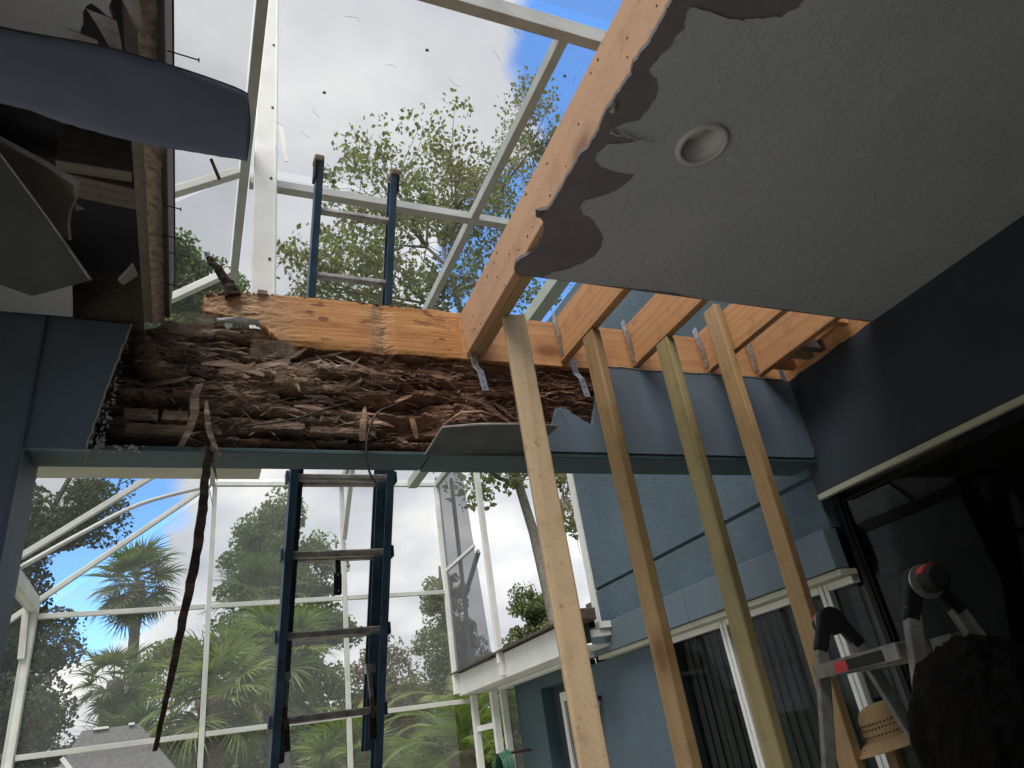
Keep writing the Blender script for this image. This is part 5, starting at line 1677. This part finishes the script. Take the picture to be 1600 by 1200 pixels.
BKL = ('far tree behind the oak at the left edge', 'far tree behind the grey shingle roof', 'far tree behind the sabal palm trunk', 'far tree low behind the fan palms',
       'far tree low behind the sparse rusty tree', 'far tree behind the feather palm', 'far tree behind the white eave', 'far tree hidden mostly by the blue house')
for k, (x, y, h, w) in enumerate(BK):
    tree('background_tree', BKL[k], (x, y, -0.1), [(x, y, -0.1), (x + 0.1, y, h * 0.4), (x, y, h * 0.7), (x, y, h)],
         [(x, y, h * 0.72, w, 1.6, h * 0.30, 50), (x + 0.6, y, h * 0.45, w * 1.05, 1.6, h * 0.30, 46)], ('leaf_gum', 'leaf_pale', 'leaf_oak')[k % 3], 'bark_dark', 0.20, 150, 0.16, 100 + k, 'trees far behind the cage', rcl=(0.3, 0.6))

# ================================================================== PALMS


def fan_mesh(seed, R=1.0, pet=0.9, nseg=30, spread=2.35, droop=0.35, fold=0.35):
    r = random.Random(seed)
    V, F = [], []

    def quadstrip(pts, ws, side):
        k = len(V)
        for p, w in zip(pts, ws):
            V.append(p - side * w / 2)
            V.append(p + side * w / 2)
        for t in range(len(pts) - 1):
            F.append((k + 2 * t, k + 2 * t + 1, k + 2 * t + 3, k + 2 * t + 2))
    quadstrip([Vector((pet * t / 3, 0, 0.10 * pet * math.sin(t / 3 * 1.5))) for t in range(4)], [0.045, 0.035, 0.03, 0.03], Vector((0, 1, 0)))
    hub = Vector((pet, 0, 0.10 * pet))
    for s in range(nseg):
        a = -spread + 2 * spread * s / (nseg - 1) + r.gauss(0, 0.03)
        ln = R * (0.62 + 0.38 * math.cos(a * 0.55)) * r.uniform(0.88, 1.08)
        d = Vector((math.cos(a), math.sin(a), 0))
        d.z = fold * abs(math.sin(a)) * 0.8 + r.gauss(0, 0.04)
        d.normalize()
        side = d.cross(Vector((0, 0, 1))).normalized()
        side = (side + Vector((0, 0, r.gauss(0, 0.5)))).normalized()
        pts = []
        for t in range(6):
            f = t / 5
            p = hub + d * ln * f
            p.z -= droop * ln * max(0, f - 0.35) ** 1.7 * r.uniform(0.8, 1.3)
            if f > 0.6:
                p -= d * 0.10 * ln * (f - 0.6) * droop
            pts.append(p)
        w = 0.060 * R
        quadstrip(pts, [w * 0.35, w * 0.95, w, w * 0.7, w * 0.4, w * 0.06], side)
    me = bpy.data.meshes.new('frond')
    me.from_pydata([tuple(p) for p in V], [], F)
    return me


def feather_mesh(seed, ln=1.9, nl=46, lf=0.42, arch=0.55):
    r = random.Random(seed)
    V, F = [], []

    def strip(pts, ws, side):
        k = len(V)
        for p, w in zip(pts, ws):
            V.append(p - side * w / 2)
            V.append(p + side * w / 2)
        for t in range(len(pts) - 1):
            F.append((k + 2 * t, k + 2 * t + 1, k + 2 * t + 3, k + 2 * t + 2))

    def rach(f):
        return Vector((ln * f * (1 - 0.12 * f * f), 0, 0.25 * ln * f - arch * ln * f * f * f))
    strip([rach(t / 12) for t in range(13)], [0.035 * (1.1 - t / 12) for t in range(13)], Vector((0, 1, 0)))
    for s in range(nl):
        f = 0.12 + 0.88 * s / (nl - 1)
        p = rach(f)
        t = (rach(min(1, f + 0.02)) - rach(f - 0.02)).normalized()
        for sg in (-1, 1):
            l_ = lf * math.sin(math.pi * (0.12 + 0.8 * f)) ** 0.6 * r.uniform(0.85, 1.1)
            d = (t * 0.55 + Vector((0, sg * 0.8, 0)) + Vector((0, 0, 0.18))).normalized()
            q = [p + d * l_ * k / 3 + Vector((0, 0, -0.30 * l_ * (k / 3) ** 2)) for k in range(4)]
            sd = d.cross(Vector((0, 0, 1))).normalized()
            sd = (sd + Vector((0, 0, r.gauss(0, 0.3)))).normalized()
            strip(q, [0.014, 0.022, 0.016, 0.002], sd)
    me = bpy.data.meshes.new('frond')
    me.from_pydata([tuple(p) for p in V], [], F)
    return me


FAN = [fan_mesh(s, 1.0, 0.85, 30, 2.3, dr) for s, dr in ((1, 0.30), (2, 0.5), (3, 0.7), (4, 0.4))]
FANB = [m.copy() for m in FAN]
DEAD = [fan_mesh(s, 0.8, 0.6, 18, 1.2, 0.9) for s in (11, 12)]
FEA = [feather_mesh(s, 1.9, 46, 0.42, ar) for s, ar in ((1, 0.45), (2, 0.6), (3, 0.75), (4, 0.5))]
for ms_, mt in ((FAN, 'frond_green'), (FANB, 'frond_blue'), (DEAD, 'frond_dead'), (FEA, 'frond_green')):
    for m in ms_:
        m.materials.append(MATS[mt])


def palm(name, label, base, top, meshes, nf, scale, tr, seed, el=(-35, 75), dead=0):
    r = random.Random(seed)
    root = empty(name, base, label, 'palm')
    W0 = WORLD[root.name].inverted()
    b, t = Vector(base), Vector(top)
    n_ = 22
    pts = [b.lerp(t, i / n_) + Vector((0.06 * math.sin(i * 0.5 + seed), 0, 0)) for i in range(n_ + 1)]
    MB().tube(pts, [tr * (1.25 - 0.2 * i / n_ + 0.07 * (i % 2) + (0.35 * (i / n_) ** 6)) for i in range(n_ + 1)], 10).build('trunk', 'palm_bark', root, smooth=True)
    for k in range(nf + dead):
        az = k * 2.39996 + r.uniform(-0.25, 0.25)
        f = (k + 0.5) / nf
        if k < nf:
            e = math.radians(el[1] + (el[0] - el[1]) * f + r.uniform(-7, 7))
            me_ = meshes[r.randrange(len(meshes))]
            s_ = scale * r.uniform(0.85, 1.1) * (0.75 if f < 0.12 else 1)
        else:
            e = math.radians(r.uniform(-78, -55))
            me_ = DEAD[k % 2]
            s_ = scale * r.uniform(0.8, 1.0)
        M = Matrix.Translation(t + Vector((0, 0, 0.25 * scale * (0.5 - f)))) @ Matrix.Rotation(az, 4, 'Z') @ Matrix.Rotation(-e, 4, 'Y') @ Matrix.Rotation(r.uniform(-0.5, 0.5), 4, 'X') @ Matrix.Diagonal((s_, s_, s_, 1))
        o = bpy.data.objects.new('frond', me_)
        COL.objects.link(o)
        o.parent = root
        o.matrix_parent_inverse = W0
        o.matrix_basis = M
    return root


palm('sabal_palm', 'tall sabal palm with a round head and shaggy skirt', (-1.05, 25, -0.1), (-1.62, 25, 8.0), FANB, 50, 0.88, 0.125, 3, (-72, 80), 14)
palm('fan_palm', 'large bright fan palm behind the hanging splinter', (0.5, 14.6, -0.1), (0.42, 14.6, 3.25), FAN, 34, 0.78, 0.19, 5, (-60, 80), 6)
palm('fan_palm', 'fan palm behind the left rail of the extension ladder', (1.75, 16.5, -0.1), (1.72, 16.5, 4.1), FAN, 32, 0.85, 0.18, 9, (-60, 80), 6)
palm('fan_palm', 'taller bluish fan palm against the leafy green tree', (1.75, 19.5, -0.1), (1.70, 19.5, 6.0), FANB, 28, 0.85, 0.17, 12, (-60, 78), 5)
palm('fan_palm', 'low fan palm between the ladder rails', (2.35, 12.4, -0.1), (2.40, 12.4, 1.75), FAN, 28, 0.62, 0.15, 15, (-45, 80), 3)
palm('fan_palm', 'dark low fan palm under the sabal palm', (-0.95, 17.5, -0.1), (-0.95, 17.5, 2.6), FANB, 26, 0.75, 0.15, 18, (-60, 78), 4)
palm('fan_palm', 'small drooping fan palm below the oak', (-1.55, 19.0, -0.1), (-1.5, 19.0, 4.3), FANB, 22, 0.62, 0.14, 22, (-70, 70), 5)
palm('feather_palm', 'arching feather palm beside the corner post', (4.15, 11.6, -0.1), (4.0, 11.6, 1.75), FEA, 24, 0.85, 0.17, 7, (-20, 80))
palm('feather_palm', 'feather palm half hidden behind the ladder foot', (2.95, 13.4, -0.1), (2.95, 13.4, 1.65), FEA, 20, 0.75, 0.16, 19, (-20, 80))
palm('feather_palm', 'darker feather palm seen past the white corner posts', (5.6, 12.6, -0.1), (5.5, 12.6, 1.9), FEA, 20, 0.85, 0.16, 27, (-25, 80))


def shrub(label, c, rx, rz, leaf, seed, n=40):
    rng = np.random.default_rng(seed)
    root = empty('shrub', (c[0], c[1], -0.1), label, 'shrub', 'shrubs beyond the cage')
    sm_ = MB()
    C = []
    for k in range(n):
        v = rng.normal(0, 1, 3)
        v /= np.linalg.norm(v)
        p = Vector((c[0] + v[0] * rx, c[1] + v[1] * rx * 0.7, max(0.2, c[2] + v[2] * rz))) 
        C.append(tuple(p))
        if k % 3 == 0:
            sm_.tube([(c[0] + v[0] * 0.2, c[1], -0.1), p], [0.03, 0.008], 4, False)
    tag(sm_.build('stems', 'bark_dark', root), kind='stuff')
    V, F = leaves(rng, np.array(C), 150, np.full(n, 0.28), 0.12)
    link('foliage', fastmesh('foliage', V, F), leaf, root)


shrub('dark leafy shrub filling the lower left below the oak', (-3.4, 13.4, 1.3), 1.3, 1.3, 'leaf_oak', 61, 60)
shrub('yellow-green shrub below the tall sabal palm', (-0.35, 21.0, 3.6), 1.2, 1.6, 'frond_green', 62, 50)
shrub('green shrub filling the gap left of the feather palms', (2.2, 20.0, 1.6), 1.8, 1.5, 'leaf_gum', 63, 60)
shrub('green shrub behind the corner post of the cage', (6.4, 17.0, 1.4), 1.7, 1.4, 'leaf_gum', 64, 56)
shrub('low green shrub below the large fan palm', (0.4, 19.0, 1.2), 1.6, 1.2, 'leaf_gum', 65, 56)
shrub('dark shrub behind the white posts at the wall', (4.6, 13.6, 1.0), 1.0, 1.2, 'leaf_oak', 66, 40)

# ================================================================== NEIGHBOUR'S HOUSE (on lower ground)
nb = empty('neighbour_house', (-1.0, 13.2, -0.1), 'grey shingle roof of a neighbouring house among the palms', 'house')
MB().box((-1.75, 12.5, -0.1), (0.05, 15.4, 1.70)).build('wall', 'neighbour_wall', nb)
rf = MB().add([(-1.85, 12.3, 1.72), (0.25, 12.3, 1.72), (0.25, 15.6, 1.72), (-1.85, 15.6, 1.72), (-1.36, 13.0, 2.80), (-0.62, 13.0, 2.80), (-0.62, 14.6, 2.80), (-1.36, 14.6, 2.80)],
              [(0, 1, 5, 4), (1, 2, 6, 5), (2, 3, 7, 6), (3, 0, 4, 7), (4, 5, 6, 7), (3, 2, 1, 0)]).build('roof', 'grey_shingle', nb)
MB().bar((-1.22, 12.96, 2.80), (-1.02, 12.96, 2.80), 0.05, 0.03).build('ridge_vent', 'white_paint', rf)
MB().bar((-0.76, 12.96, 2.81), (-0.68, 12.96, 2.81), 0.05, 0.03).build('ridge_vent', 'white_paint', rf)
MB().prism([(-1.55, 12.0, 1.6), (-0.85, 12.0, 1.6), (-1.42, 12.0, 2.30), (-1.55, 12.0, 2.30)], (0, 0.6, 0)).build('gable_wall', 'neighbour_wall', nb)
MB().bar((-1.45, 11.97, 2.40), (-0.75, 11.97, 1.52), 0.05, 0.08, (0, 1, 0)).build('rake_board', 'white_paint', nb)
MB().box((-1.87, 12.25, 1.62), (0.27, 12.295, 1.73)).build('fascia', 'white_paint', nb)
